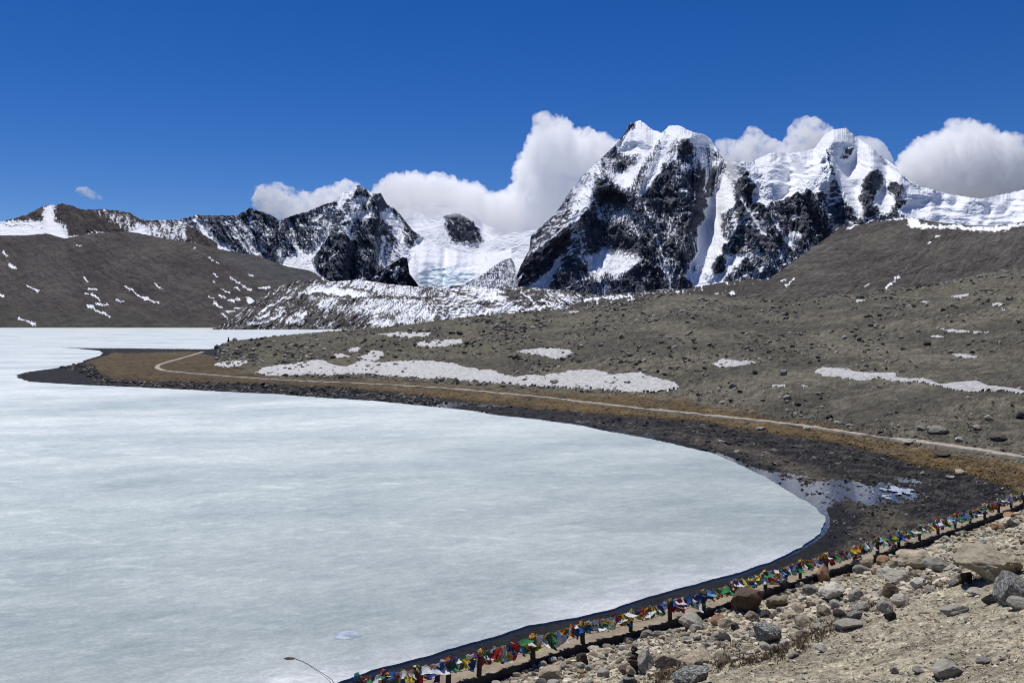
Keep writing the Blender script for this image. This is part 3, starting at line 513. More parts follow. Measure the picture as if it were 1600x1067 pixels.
#@@NEAR
# ------------------------------------------------------------------ near land: shore flat, grass, stony hill, foreground slope
def px2w(px, py, z=0.0):
    D = (CAMZ - z) * F / (py - HY); return ((px - CX) / F * D, D)
ICE_PX = [(520,1074),(582,1051),(675,1027),(700,1018),(750,1005),(800,989),(825,981),(900,968),(960,954),(1012,935),(1080,917),(1150,899),(1200,881),(1237,865),(1262,850),(1278,838),(1288,824),(1289,810),(1276,796),(1247,779),(1225,764),(1192,745),(1161,730),(1112,709),(1060,697),(1000,684),(950,675),(900,665),(842,657),(767,649),(739,643),(660,635),(594,628),(530,624),(467,620),(437,617),(350,613),(280,609),(219,606),(120,602),(44,597),(26,590),(26,586),(48,581),(87,576),(120,569),(144,562),(163,556),(167,552),(160,548),(125,545),(87,543)]
far = [(200,545.5),(325,547),(338,545),(350,541),(380,536),(440,528),(500,523),(560,518)]
ICE = [px2w(*p) for p in ICE_PX] + [px2w(*p) for p in far]
SHORE_R = ICE[-1]
ICE += [(-260, 1650), (-200, 2080), (-1900, 2300), (-2600, 1200), (-700, 60), (-150, 24), (-45, 31)]
EDGE_PX = [(540,1106),(650,1089),(751,1066),(800,1050),(832,1038),(910,1014),(985,995),(1046,977),(1100,961),(1150,944),(1200,927),(1250,911),(1335,886),(1371,871),(1410,859),(1470,839),(1541,815),(1600,790),(1650,769)]
EDGE = [px2w(x, y, 1.35) for x, y in EDGE_PX]
DIRV = np.array([.785, .6195]); NRM = np.array([.6195, -.785]); ORG = np.array(EDGE[2])
_e = np.array(EDGE) - ORG; EA = _e @ DIRV; EN = _e @ NRM
def edge_as(X, Y):
    a = (X - ORG[0]) * DIRV[0] + (Y - ORG[1]) * DIRV[1]; n = (X - ORG[0]) * NRM[0] + (Y - ORG[1]) * NRM[1]
    return a, n - np.interp(a, EA, EN)
def edge_pt(a, s):
    n = np.interp(a, EA, EN) + s; return ORG + DIRV * a + NRM * n
grass_lo = ip([(100,553),(152,575),(154,586),(178,593),(250,597),(394,601),(569,609),(678,621),(819,637),(959,649),(1000,652),(1100,660),(1150,670),(1262,686),(1330,697),(1375,710),(1431,727),(1506,742),(1562,757),(1592,772),(1640,800),(1700,840),(1900,900)])
grass_hi = ip([(100,550),(200,552),(300,549),(335,557),(345,570),(400,586),(480,592),(560,593),(640,598),(750,605),(870,612),(960,617),(1060,622),(1160,642),(1230,656),(1290,662),(1340,676),(1400,690),(1440,700),(1520,712),(1600,722),(1900,770)])
crest = ip([(-400,548),(300,548),(325,547),(334,545),(342,538),(360,533),(400,529),(440,525),(500,520),(560,515),(620,509),(700,500),(760,495),(830,489),(900,481),(980,471),(1050,463),(1100,463),(1150,466),(1198,473),(1256,473),(1325,463),(1411,452),(1531,431),(1600,422),(1900,400)])
crestD = ip([(-400,560),(325,545),(400,500),(560,430),(800,400),(1050,420),(1200,450),(1400,520),(1600,560),(1900,570)])
def h_near(X, Y, detail=True):
    Y = np.maximum(Y, 1.0); u = X / Y; px = CX + F * u
    pyz_ = HY + (CAMZ - .2) * F / Y
    sI = -sdpoly(X, Y, ICE)                                  # metres outside the ice
    zb = np.where(sI > 0, -.06 + .11 * np.minimum(sI, 2.2) + .012 * np.clip(sI - 2.2, 0, 30), -.06 + .12 * np.maximum(sI, -8))
    a0, s0 = edge_as(X, Y); zb = zb + .22 * sst(-.1, .8, sI) * sst(-16, -8, s0) * (pyz_ > 790)
    zb = zb + np.clip(sI / 3, 0, 1) * (.11 * fbm(X * .35, Y * .16, 4, 201, .6) + .05 * fbm(X * 1.6, Y * .9, 3, 202))
    pxg = px; pyz = HY + (CAMZ - .2) * F / Y
    pud = np.clip(1 - np.hypot((px - 1310) / 95, (pyz - 764) / 30), 0, 1) + np.clip(1 - np.hypot((px - 1400) / 90, (pyz - 768) / 28), 0, 1) + .8 * np.clip(1 - np.hypot((px - 1225) / 40, (pyz - 745) / 16), 0, 1) \
        + .9 * np.clip(1 - np.hypot((px - 560) / 140, (pyz - 613) / 6), 0, 1) + .9 * np.clip(1 - np.hypot((px - 730) / 110, (pyz - 629) / 6), 0, 1) + .8 * np.clip(1 - np.hypot((px - 960) / 110, (pyz - 657) / 5), 0, 1)
    pud = pud + .55 * sst(.05, .5, fbm(X * .14, Y * .07, 3, 209)) * sst(930, 1050, px) * sst(1580, 1500, px) + .5 * sst(0, .5, fbm(X * .1, Y * .05, 3, 211)) * sst(420, 480, px) * sst(1050, 950, px)
    pud = np.clip(pud, 0, 1); zb = zb - (.16 * pud + .42 * pud * ridged(X * .55, Y * .28, 4, 207, .75)) * np.clip(sI / 2, 0, 1)
    # hill
    Dg = (CAMZ - .6) * F / (grass_hi(px) + 1.5 * fbm(px * .02, px * 0, 3, 5) - HY)
    Dl = (CAMZ - .3) * F / (grass_lo(px) - HY)
    Dc = crestD(px); zc = CAMZ + (HY - crest(px)) / F * Dc
    rise = sst(Dl, Dl + 12, Y) * .45
    t = np.clip((Y - Dg) / np.maximum(Dc - Dg, 20), 0, 1)
    hump = ip([(335,0),(420,1),(1700,1)])(px)
    prof = 1 - (1 - t) ** 1.45
    prof = prof + .05 * np.sin(t * 9.0 + px * .006) * t * (1 - t) * 4
    z = zb + rise + np.maximum(zc - .9, 0) * prof * sst(318, 352, px)
    z = z - np.clip(Y - Dc, 0, 400) * .2
    if detail:
        k = np.clip(t * 5, 0, 1) * np.clip((1.03 - t) * 6, 0.15, 1) * hump
        z = z + k * (1.7 * fbm(X * .016, Y * .016, 3, 210) + 1.0 * ridged(X * .05, Y * .05, 4, 213, .6) * .6 + .28 * ridged(X * .22, Y * .22, 4, 219, .7))
        z = z + sst(Dl - 3, Dl + 8, Y) * (.07 * fbm(X * .5, Y * .5, 3, 231) + .05 * fbm(X * 2.2, Y * 2.2, 2, 232))
    # near slope, wall and walkway
    a, s = edge_as(X, Y)
    slab = 1.5
    zf = np.where(s < -1.75, slab - .25 - (-s - 1.75) * .34, slab - .22)
    zf = np.where(s > -.25, .6, zf)
    s2 = np.maximum(s, 0)
    zn = 1.18 + .28 * s2 + .16 * fbm(X * .5, Y * .5, 3, 251) + .09 * np.maximum(s2 - 4, 0) + .06 * np.maximum(s2 - 14, 0)
    if detail:
        zn = zn + np.clip(s2 * .6, 0, 1) * (.40 * fbm(X * .16, Y * .16, 3, 240) + .13 * fbm(X * .8, Y * .8, 4, 244, .6) + .035 * fbm(X * 4, Y * 4, 3, 248, .7))
    zf = np.where(s > .05, zn, zf)
    return np.where(s > -1.75, zf, np.maximum(z, zf))
def hit(px, py, d0=12, d1=620, n=700):
    """where a ray through a photo pixel meets the near land"""
    px = np.atleast_1d(np.asarray(px, float)); py = np.atleast_1d(np.asarray(py, float))
    u = (px - CX) / F; v = (HY - py) / F
    Ds = d0 * (d1 / d0) ** (np.arange(n) / (n - 1))
    DD = Ds[:, None] + 0 * u[None]
    g = (CAMZ + v[None] * DD) - h_near(u[None] * DD, DD)
    i = np.argmax(g < 0, 0); i = np.where(i < 1, 1, i); j = np.arange(len(px))
    g0, g1 = g[i - 1, j], g[i, j]; t = np.clip(g0 / (g0 - g1 + 1e-9), 0, 1)
    D = DD[i - 1, j] * (1 - t) + DD[i, j] * t
    X = u * D
    return X, D, h_near(X, D)

_HG = {}
def fasthit(px, py):
    if not _HG:
        gx, gy = np.linspace(690, 1672, 84), np.linspace(770, 1094, 82); GX, GY = np.meshgrid(gx, gy)
        D = np.concatenate([hit(GX[k:k + 20].ravel(), GY[k:k + 20].ravel(), 11, 110, 170)[1] for k in range(0, 82, 20)]).reshape(GX.shape)
        _HG['g'] = (gx, gy, D)
    gx, gy, D = _HG['g']
    fx = np.clip((px - gx[0]) / (gx[1] - gx[0]), 0, len(gx) - 1.001); fy = np.clip((py - gy[0]) / (gy[1] - gy[0]), 0, len(gy) - 1.001)
    i, j = fx.astype(int), fy.astype(int); a, b_ = fx - i, fy - j
    d = (D[j, i] * (1 - a) + D[j, i + 1] * a) * (1 - b_) + (D[j + 1, i] * (1 - a) + D[j + 1, i + 1] * a) * b_
    X = (px - CX) / F * d; return X, d, h_near(X, d)
def col_near(X, Y, Z):
    px = CX + F * X / Y; py = HY + (CAMZ - Z) * F / Y
    n1 = fbm(X * .05, Y * .05, 4, 301); n2_ = fbm(X * .4, Y * .4, 4, 302, .65); n3_ = fbm(X * 2.5, Y * 2.5, 3, 303, .7)
    # stony hill
    c = lerp3(C(.060, .055, .042)[None], C(.205, .188, .142)[None], np.clip(.45 + .45 * n1 + .6 * n2_ + .5 * n3_, 0, 1))
    c = lerp3(c, C(.10, .094, .05)[None], np.clip(.0 + .8 * n1 - (px - 800) / 900, 0, .4))
    c = lerp3(c, C(.05, .045, .04)[None], sst(.0, .6, fbm(X * .02, Y * .03, 3, 309)) * .5)
    # gold grass strip, fading upwards
    gl = grass_lo(px) + 2.5 * fbm(X * .12, Y * .12, 3, 311); gh = grass_hi(px)
    a, s = edge_as(X, Y)
    wgt = sst(-5, 6, py - gh + 12 * fbm(X * .07, Y * .07, 5, 312, .65)) * (s < -2)
    wgt = wgt * (1 - .6 * sst(.15, .7, fbm(X * .12, Y * .07, 5, 315, .65)))
    gold = lerp3(C(.062, .043, .022)[None], C(.215, .152, .068)[None], np.clip(.45 + .6 * n2_ + .4 * n3_ + .3 * n1, 0, 1))
    gold = lerp3(gold, C(.04, .027, .016)[None], np.clip(1 - (gl - py) / 7, 0, 1) * .7)
    gold = lerp3(gold, C(.06, .045, .028)[None], sst(700, 350, px) * .45)
    c = lerp3(c, gold, wgt)
    # black shore mud
    mud = lerp3(C(.007, .007, .009)[None], C(.075, .069, .060)[None], np.clip(.30 + .9 * n2_ + .9 * n3_, 0, 1))
    sI = -sdpoly(X, Y, ICE)
    mud = lerp3(mud, C(.115, .098, .072)[None] * (1 + .35 * n3_[..., None]), np.clip(.9 - np.abs(sI - 5.5) / 4 + .5 * n2_, 0, 1) * sst(850, 1150, px) * (py < 950) * .75)
    dark = sst(-1.2, 1.2, py - gl + 3.5 * fbm(X * .25, Y * .2, 4, 318, .7)) * (s < -1.8)
    leftm = (px < 345) & (py < grass_hi(px) + 2 * n2_)
    mud = lerp3(mud, C(.021, .021, .024)[None] * (1 + .6 * n3_[..., None]), sst(1000, 800, px) * .8)
    c = lerp3(c, mud, np.where(leftm, 1.0, dark))
    c = lerp3(c, C(.014, .015, .018)[None] * (1 + .5 * n3_[..., None]), sst(3.2, 1.6, sI + .8 * n2_))
    # foreground slope
    tan = lerp3(C(.26, .232, .165)[None], C(.54, .485, .36)[None], np.clip(.5 + .5 * n2_ + .5 * n3_, 0, 1))
    tan = lerp3(tan, C(.15, .12, .08)[None], sst(.1, .9, fbm(X * .3, Y * .3, 4, 331) + .4 * n3_) * np.interp(s, [0, 6, 14, 18], [.8, .8, .25, 0]))
    c = lerp3(c, tan, (s > .04).astype(float))
    c = lerp3(c, C(.30, .26, .185)[None] * (1 + .12 * n3_[..., None]), ((s <= .04) & (s > -2.1)).astype(float))
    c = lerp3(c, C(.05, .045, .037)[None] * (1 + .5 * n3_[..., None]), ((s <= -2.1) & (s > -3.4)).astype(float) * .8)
    return np.clip(c, .004, .9)

m = bpy.data.materials.new('stony_ground'); t, b, out = nodes(m); M_GROUND = m
v = vscale(t, (1, 1, 1)); at = attr(t, 'Col')
nA = noise(t, 3.2, 6, .75, v); nB = noise(t, .55, 6, .7, v)
vo = t.nodes.new('ShaderNodeTexVoronoi'); vo.inputs['Scale'].default_value = 5.0; vo.inputs['Randomness'].default_value = 1; t.links.new(v, vo.inputs['Vector'])
rA = ramp(t, nA.outputs[0], [(.36, (.5, .49, .47)), (.52, (1, 1, 1)), (.68, (1.5, 1.48, 1.42))])
rB = ramp(t, nB.outputs[0], [(.32, (.55, .55, .55)), (.5, (1, 1, 1)), (.68, (1.5, 1.5, 1.45))])
rC = ramp(t, vo.outputs['Distance'], [(0, (1.25, 1.25, 1.25)), (.6, (.85, .85, .85)), (.9, (.6, .6, .6))])
c = mixc(t, at.outputs['Color'], rA.outputs[0], 1.0, 'MULTIPLY'); c = mixc(t, c, rB.outputs[0], 1.0, 'MULTIPLY'); c = mixc(t, c, rC.outputs[0], .7, 'MULTIPLY')
t.links.new(c, b.inputs['Base Color']); b.inputs['Roughness'].default_value = .92; b.inputs['Specular IOR Level'].default_value = .2
add = t.nodes.new('ShaderNodeMath'); add.operation = 'ADD'; t.links.new(nA.outputs[0], add.inputs[0])
mu = t.nodes.new('ShaderNodeMath'); mu.operation = 'MULTIPLY'; mu.inputs[1].default_value = -.6; t.links.new(vo.outputs['Distance'], mu.inputs[0]); t.links.new(mu.outputs[0], add.inputs[1])
bp = t.nodes.new('ShaderNodeBump'); bp.inputs['Distance'].default_value = .12; bp.inputs['Strength'].default_value = .9
t.links.new(add.outputs[0], bp.inputs['Height'])
bp2 = t.nodes.new('ShaderNodeBump'); bp2.inputs['Distance'].default_value = .7; bp2.inputs['Strength'].default_value = .8; t.links.new(nB.outputs[0], bp2.inputs['Height'])
t.links.new(bp2.outputs[0], bp.inputs['Normal']); t.links.new(bp.outputs[0], b.inputs['Normal'])

nc, nr = 740, 600
pxs = np.concatenate([np.linspace(-380, 1680, nc - 40), np.linspace(1690, 3200, 40)]); Ds = np.concatenate([np.linspace(1.5, 8.8, 30), 9 * (690 / 9) ** (np.linspace(0, 1, nr - 30))])
U = np.repeat(((pxs - CX) / F)[None], nr, 0); DD = np.repeat(Ds[:, None], nc, 1)
X, Y = U * DD, DD
Z = h_near(X, Y)
fc = grid_faces(nr, nc)
sI = sdpoly(X, Y, ICE).ravel()
keep = (sI[fc] < 5).any(1)
fc = fc[keep]; used = np.zeros(nr * nc, bool); used[fc.ravel()] = True
idx = np.cumsum(used) - 1; fc = idx[fc]
Xf, Yf, Zf = X.ravel()[used], Y.ravel()[used], Z.ravel()[used]
me = mesh_np('ground', np.stack([Xf, Yf, Zf], 1), fc, False, {'Col': col_near(Xf, Yf, Zf)})
tag(link('ground', me, mat=M_GROUND), 'stony land around the lake: dark shore, golden grass strip, rubble hill and tan near slope', 'ground', None, 'structure')
# wide ground far below everything, out to the horizon
me = mesh_np('terrain', np.array([(-9000, -3000, -6), (9000, -3000, -6), (14000, 16000, -6), (-14000, 16000, -6)], float), np.array([[0, 1, 2, 3]]), False,
             {'Col': np.repeat(C(.09, .08, .065)[None], 4, 0)})
tag(link('terrain', me, mat=M_GROUND), 'bare brown valley floor reaching to the mountains', 'terrain', None, 'structure')

# ------------------------------------------------------------------ frozen lake and open water
def jag_poly(P, n_near, seed):
    out = []; rs = np.random.RandomState(seed)
    for i in range(len(P)):
        a, b_ = np.array(P[i]), np.array(P[(i + 1) % len(P)])
        L_ = np.hypot(*(b_ - a)); dist = max(20, (a[1] + b_[1]) / 2)
        k = int(np.clip(L_ / (dist * .0022), 1, 60)); 
        if dist > 700: k = 1
        nrm = np.array([-(b_ - a)[1], (b_ - a)[0]]) / (L_ + 1e-9)
        for j in range(k):
            p = a + (b_ - a) * j / k
            if dist <= 700: p = p + nrm * float(fbm(np.array([p[0] * .25 + 2]), np.array([p[1] * .25]), 4, seed, .7)[0]) * dist * .0035
            out.append(tuple(p))
    return out
IP = jag_poly(ICE, 1, 9)
bm = bmesh.new()
top = [bm.verts.new((x, y, .16)) for x, y in IP]; bot = [bm.verts.new((x, y, -.05)) for x, y in IP]
f = bm.faces.new(top)
if f.normal.z < 0: f.normal_flip()
for i in range(len(IP)):
    j = (i + 1) % len(IP); bm.faces.new((top[i], bot[i], bot[j], top[j]))
bmesh.ops.recalc_face_normals(bm, faces=bm.faces)
bmesh.ops.triangulate(bm, faces=[f])
me = bpy.data.meshes.new('frozen_lake'); bm.to_mesh(me); bm.free()
m = bpy.data.materials.new('lake_ice'); t, b, out = nodes(m)
def rscale(t, s_, ang):
    g = t.nodes.new('ShaderNodeNewGeometry'); q = t.nodes.new('ShaderNodeMapping'); q.vector_type = 'POINT'; q.inputs['Rotation'].default_value = (0, 0, ang)
    t.links.new(g.outputs['Position'], q.inputs['Vector']); q2 = t.nodes.new('ShaderNodeMapping'); q2.inputs['Scale'].default_value = s_
    t.links.new(q.outputs[0], q2.inputs['Vector']); return q2.outputs[0]
a1 = noise(t, 1, 7, .62, rscale(t, (.018, .040, 1), -.25)); a2 = noise(t, 1, 8, .72, rscale(t, (.10, .17, 1), -.35)); a3 = noise(t, 1, 7, .78, rscale(t, (.7, 1.3, 1), -.5))
a4 = noise(t, 1, 5, .7, rscale(t, (.16, .5, 1), .3))
g = t.nodes.new('ShaderNodeNewGeometry'); dt = t.nodes.new('ShaderNodeVectorMath'); dt.operation = 'DOT_PRODUCT'; dt.inputs[1].default_value = (NRM[0], NRM[1], 0)
t.links.new(g.outputs['Position'], dt.inputs[0]); mr = t.nodes.new('ShaderNodeMapRange'); n0_ = float(ORG @ NRM)
mr.inputs[1].default_value = n0_ - 7; mr.inputs[2].default_value = n0_ - 207
ax = t.nodes.new('ShaderNodeMath'); ax.operation = 'MULTIPLY_ADD'; ax.inputs[1].default_value = 9; t.links.new(a2.outputs[0], ax.inputs[0]); t.links.new(dt.outputs['Value'], ax.inputs[2])
sb = t.nodes.new('ShaderNodeMath'); sb.operation = 'SUBTRACT'; sb.inputs[1].default_value = 4.5; t.links.new(ax.outputs[0], sb.inputs[0]); t.links.new(sb.outputs[0], mr.inputs[0])
rg = ramp(t, mr.outputs[0], [(0, (.50, .52, .52)), (.007, (.42, .45, .45)), (.016, (.37, .405, .39)), (.09, (.355, .395, .385)), (.22, (.425, .475, .46)), (.5, (.53, .58, .565)), (1, (.61, .65, .635))])
r1 = ramp(t, a1.outputs[0], [(.34, (.76, .80, .82)), (.5, (1, 1, 1)), (.64, (1.18, 1.16, 1.14))])
r2 = ramp(t, a2.outputs[0], [(.33, (.84, .86, .87)), (.5, (1, 1, 1)), (.66, (1.14, 1.13, 1.12))])
a5 = noise(t, 1, 4, .8, rscale(t, (3.5, 6, 1), -.4)); r5 = ramp(t, a5.outputs[0], [(.36, (.86, .88, .89)), (.52, (1, 1, 1)), (.66, (1.2, 1.18, 1.17))])
r3 = ramp(t, a3.outputs[0], [(.34, (.84, .87, .88)), (.5, (.99, .99, .99)), (.66, (1.2, 1.18, 1.16))])
r4 = ramp(t, a4.outputs[0], [(.57, (1, 1, 1)), (.72, (1.32, 1.28, 1.25))])
c = mixc(t, rg.outputs[0], r1.outputs[0], 1.0, 'MULTIPLY'); c = mixc(t, c, r2.outputs[0], 1.0, 'MULTIPLY'); c = mixc(t, c, r3.outputs[0], 1.0, 'MULTIPLY'); c = mixc(t, c, r4.outputs[0], 1.0, 'MULTIPLY'); c = mixc(t, c, r5.outputs[0], .9, 'MULTIPLY')
t.links.new(c, b.inputs['Base Color']); b.inputs['Roughness'].default_value = .42; b.inputs['IOR'].default_value = 1.31
bp = t.nodes.new('ShaderNodeBump'); bp.inputs['Distance'].default_value = .05; bp.inputs['Strength'].default_value = .6
t.links.new(a3.outputs[0], bp.inputs['Height']); t.links.new(bp.outputs[0], b.inputs['Normal'])
tag(link('frozen_lake', me, mat=m), 'wide frozen lake of grey-white ice curving round the dark shore', 'lake', None, 'structure')
m = bpy.data.materials.new('cold_water'); t, b, out = nodes(m)
b.inputs['Base Color'].default_value = (.012, .018, .028, 1); b.inputs['Roughness'].default_value = .06; b.inputs['IOR'].default_value = 1.333
v = vscale(t, (1, 1, 1)); nn = noise(t, 2.5, 3, .5, v); bp = t.nodes.new('ShaderNodeBump'); bp.inputs['Distance'].default_value = .01
t.links.new(nn.outputs[0], bp.inputs['Height']); t.links.new(bp.outputs[0], b.inputs['Normal'])
me = mesh_np('shallow_water', np.array([(-140, 20, .07), (110, 20, .07), (260, 620, .07), (-420, 620, .07)], float), np.array([[0, 1, 2, 3]]))
tag(link('shallow_water', me, mat=m), 'dark shallow melt water along the ice edge and in pools on the mud', 'water', None, 'structure')

px_, D_ = np.meshgrid(np.linspace(420, 1500, 900), 62 * (175 / 62) ** np.linspace(0, 1, 230)); X_ = (px_ - CX) / F * D_; py_ = HY + (CAMZ - .1) * F / D_
z_ = h_near(X_.ravel(), D_.ravel()).reshape(X_.shape)
pu_ = np.clip(1.15 - np.hypot((px_ - 1395) / 75, (py_ - 768) / 26), 0, 1) + .7 * np.clip(1.1 - np.hypot((px_ - 1275) / 70, (py_ - 768) / 18), 0, 1) + np.clip(1.2 - np.hypot((px_ - 620) / 220, (py_ - (614 + (px_ - 560) * .085)) / 4), 0, 1) + .8 * np.clip(1 - np.hypot((px_ - 960) / 120, (py_ - 657) / 4), 0, 1)
ok_ = (pu_ + .9 * fbm(X_ * .6, D_ * .35, 4, 611, .7) > .88) & (z_ < .2)
fc_ = grid_faces(*X_.shape); kp_ = ok_.ravel()[fc_].all(1); fc_ = fc_[kp_]; us_ = np.zeros(X_.size, bool); us_[fc_.ravel()] = True; ix_ = np.cumsum(us_) - 1
m = ice_glint = bpy.data.materials.new('rotten_ice_glint'); t, b, out = nodes(m); nn = noise(t, 1.5, 6, .7, vscale(t, (1, 1, 1))); r = ramp(t, nn.outputs[0], [(.35, (.22, .25, .30)), (.6, (.48, .52, .58))])  # pale ice tone, also painted to stand for sky reflected in the pools
t.links.new(r.outputs[0], b.inputs['Base Color']); b.inputs['Roughness'].default_value = .3
me = mesh_np('thin_ice_glints', np.stack([X_.ravel()[us_], D_.ravel()[us_], np.maximum(.17, 0) + 0 * z_.ravel()[us_] + .02 * n2(X_.ravel()[us_], D_.ravel()[us_], 9)], 1), ix_[fc_])
tag(link('thin_ice_glints', me, mat=m), 'scraps of pale thin ice and painted sky glints lying among the black stones of the mud shore', 'ice', None, 'stuff')
# ------------------------------------------------------------------ footpath on the far shore
pp = [(320,549),(300,556),(267,565),(240,573),(243,577),(262,581),(320,586),(394,592),(480,597),(560,600),(700,608),(850,622),(1000,640),(1075,647),(1170,657),(1262,668),(1375,685),(1450,694),(1520,704),(1600,717),(1700,731)]
xs = []; ys = []
for i in range(len(pp) - 1):
    k = max(2, int(abs(pp[i + 1][0] - pp[i][0]) / 4))
    for j in range(k): xs.append(pp[i][0] + (pp[i + 1][0] - pp[i][0]) * j / k); ys.append(pp[i][1] + (pp[i + 1][1] - pp[i][1]) * j / k)
X, Y, Z = hit(xs, ys, 60, 600)
X = np.convolve(np.pad(X, 3, 'edge'), np.ones(7) / 7, 'valid'); Y = np.convolve(np.pad(Y, 3, 'edge'), np.ones(7) / 7, 'valid')
dx, dy = np.gradient(X), np.gradient(Y); Ln = np.hypot(dx, dy) + 1e-6
wd = .36 + .10 * fbm(np.arange(len(X)) * .2, X * 0, 3, 8) + .0012 * Y
rows = []
for k in (-1.15, -1, 0, 1, 1.15):
    xx, yy = X - dy / Ln * wd * k, Y + dx / Ln * wd * k
    rows.append(np.stack([xx, yy, h_near(xx, yy, False) + (.30 if abs(k) < 1.1 else .0)], 1))
rows = np.array(rows)
m = bpy.data.materials.new('trodden_path'); t, b, out = nodes(m); v = vscale(t, (1, 1, 1)); nn = noise(t, 1.5, 6, .7, v)
r = ramp(t, nn.outputs[0], [(.3, (.20, .17, .125)), (.7, (.44, .40, .33))]); t.links.new(r.outputs[0], b.inputs['Base Color']); b.inputs['Roughness'].default_value = .95
me = mesh_np('footpath', rows.reshape(-1, 3), grid_faces(5, len(X)))
tag(link('footpath', me, mat=m), 'thin pale footpath running through the golden grass along the far shore', 'path', None, 'structure')

# ------------------------------------------------------------------ snow patches on the hill
m = bpy.data.materials.new('old_snow'); t, b, out = nodes(m); M_SNOW = m
v = vscale(t, (1, 1, 1)); nn = noise(t, .9, 6, .75, v)
r = ramp(t, nn.outputs[0], [(.30, (.26, .24, .21)), (.42, (.52, .505, .48)), (.62, (.75, .745, .735))]); t.links.new(r.outputs[0], b.inputs['Base Color'])
bp = t.nodes.new('ShaderNodeBump'); bp.inputs['Distance'].default_value = 1.0; bp.inputs['Strength'].default_value = 1.0
t.links.new(nn.outputs[0], bp.inputs['Height']); t.links.new(bp.outputs[0], b.inputs['Normal']); b.inputs['Roughness'].default_value = .7
def snow_patch(pts, label, seed=0, thick=.45, jit=4.0):
    thick *= .38
    a = np.array(pts, float); Xh, Yh, Zh = hit(a[:, 0], a[:, 1], 60, 620)
    d0, d1 = Yh.min() * .96, Yh.max() * 1.05
    w_ = a[:, 0].max() - a[:, 0].min(); n_c = int(np.clip(w_ / 1.3, 16, 420)); n_r = int(np.clip((a[:, 1].max() - a[:, 1].min()) * 2.2 + 14, 16, 110))
    cx = np.linspace(a[:, 0].min() - 4, a[:, 0].max() + 4, n_c); D = np.linspace(d0, d1, n_r)
    px = np.repeat(cx[None], n_r, 0); DD = np.repeat(D[:, None], n_c, 1); X = (px - CX) / F * DD
    Z = h_near(X, DD); py = HY + (CAMZ - Z) * F / DD
    ax = jit * 1.5 * fbm(X * .12, DD * .06, 5, seed + 500, .75); ay = jit * .55 * fbm(X * .16, DD * .10, 5, seed + 520, .75)
    sd_ = sdpoly(px + ax, py + ay, pts) - .8 * np.clip(fbm(X * .5, DD * .3, 3, seed + 540, .7) - .25, 0, 1) * 5
    e = np.clip(sd_ / 2.0, -1, 1)
    Z = Z + thick * np.where(e > 0, e * .9 + .3, .3 + e * 2) + .05 * fbm(X * .4, DD * .4, 3, seed + 7) * (e > 0)
    fcs = grid_faces(n_r, n_c); ok = (sd_.ravel()[fcs] > -.6).all(1)
    if not ok.any(): return
    fcs = fcs[ok]; us = np.zeros(n_r * n_c, bool); us[fcs.ravel()] = True; ix = np.cumsum(us) - 1
    me = mesh_np('snow_patch', np.stack([X.ravel()[us], DD.ravel()[us], Z.ravel()[us]], 1), ix[fcs], False)
    tag(link('snow_patch', me, mat=M_SNOW), label, 'snow patch', 'snow patches on the stony hill')
snow_patch([(396,583),(412,574),(440,570),(480,563),(505,563),(520,570),(545,573),(560,565),(600,566),(640,563),(690,566),(715,568),(735,575),(770,578),(800,588),(850,587),(890,580),(930,577),(955,585),(975,584),(1000,582),(1030,592),(1055,598),(1060,608),(1035,613),(975,613),(935,610),(900,608),(880,606),(840,605),(800,600),(760,598),(700,594),(640,590),(560,586),(480,586),(420,587)], 'longest snow bank, a broad ragged band along the foot of the stony hill', 1, .8, 6)
snow_patch([(588,522),(620,519),(672,519),(668,526),(640,529),(610,526)], 'flat snow patch highest on the left shoulder of the hill, above the longest bank', 2)
snow_patch([(645,540),(655,534),(690,530),(722,530),(725,537),(700,542),(670,544)], 'snow patch just below and right of the highest left patch', 3)
snow_patch([(540,546),(552,541),(565,544),(560,550),(545,550)], 'tiny snow scrap on the left shoulder above the long bank', 4)
snow_patch([(518,555),(530,552),(548,556),(545,560),(525,559)], 'low thin snow scrap left of the forked patch', 5)
snow_patch([(557,558),(575,553),(580,547),(598,548),(600,555),(590,562),(575,566),(560,563)], 'forked snow patch touching the top of the long bank on the left', 6)
snow_patch([(332,570),(345,565),(385,563),(386,567),(372,573),(350,574)], 'snow patch at the leftmost foot of the stony hill beside the grass', 7)
snow_patch([(805,550),(820,546),(850,544),(890,546),(900,552),(885,558),(870,562),(850,556),(825,553)], 'ragged snow patch alone in the middle of the hill, right of centre', 8)
snow_patch([(1111,569),(1130,560),(1150,563),(1178,564),(1183,567),(1165,571),(1140,574),(1122,573)], 'kite-shaped snow patch between the long bank and the right hand bank', 9)
snow_patch([(1273,580),(1285,574),(1325,576),(1335,582),(1350,582),(1400,582),(1402,590),(1425,592),(1442,590),(1470,600),(1500,597),(1525,595),(1545,603),(1580,605),(1610,612),(1600,616),(1570,611),(1530,613),(1490,610),(1460,602),(1425,596),(1400,596),(1375,592),(1340,595),(1310,590),(1285,588)], 'long thin wavy snow bank low on the right side of the hill', 10, .6, 4)
snow_patch([(1462,513),(1490,514),(1520,517),(1549,519),(1530,522),(1500,521),(1475,518)], 'long flat snow patch high on the right of the hill', 11)
snow_patch([(1452,524),(1465,523),(1480,526),(1468,528),(1453,527)], 'short snow sliver just under the long flat patch on the right', 12)
snow_patch([(1482,552),(1500,552),(1532,557),(1525,560),(1500,558)], 'narrow snow patch on the right below the long flat patch', 13)
snow_patch([(1482,463),(1500,461),(1515,458),(1512,463),(1498,467),(1486,466)], 'small snow patch high on the right apron under the big hill', 14, .8, 3)
snow_patch([(1547,475),(1560,473),(1571,475),(1568,479),(1550,479)], 'small snow patch near the right edge on the apron', 15, .8, 3)
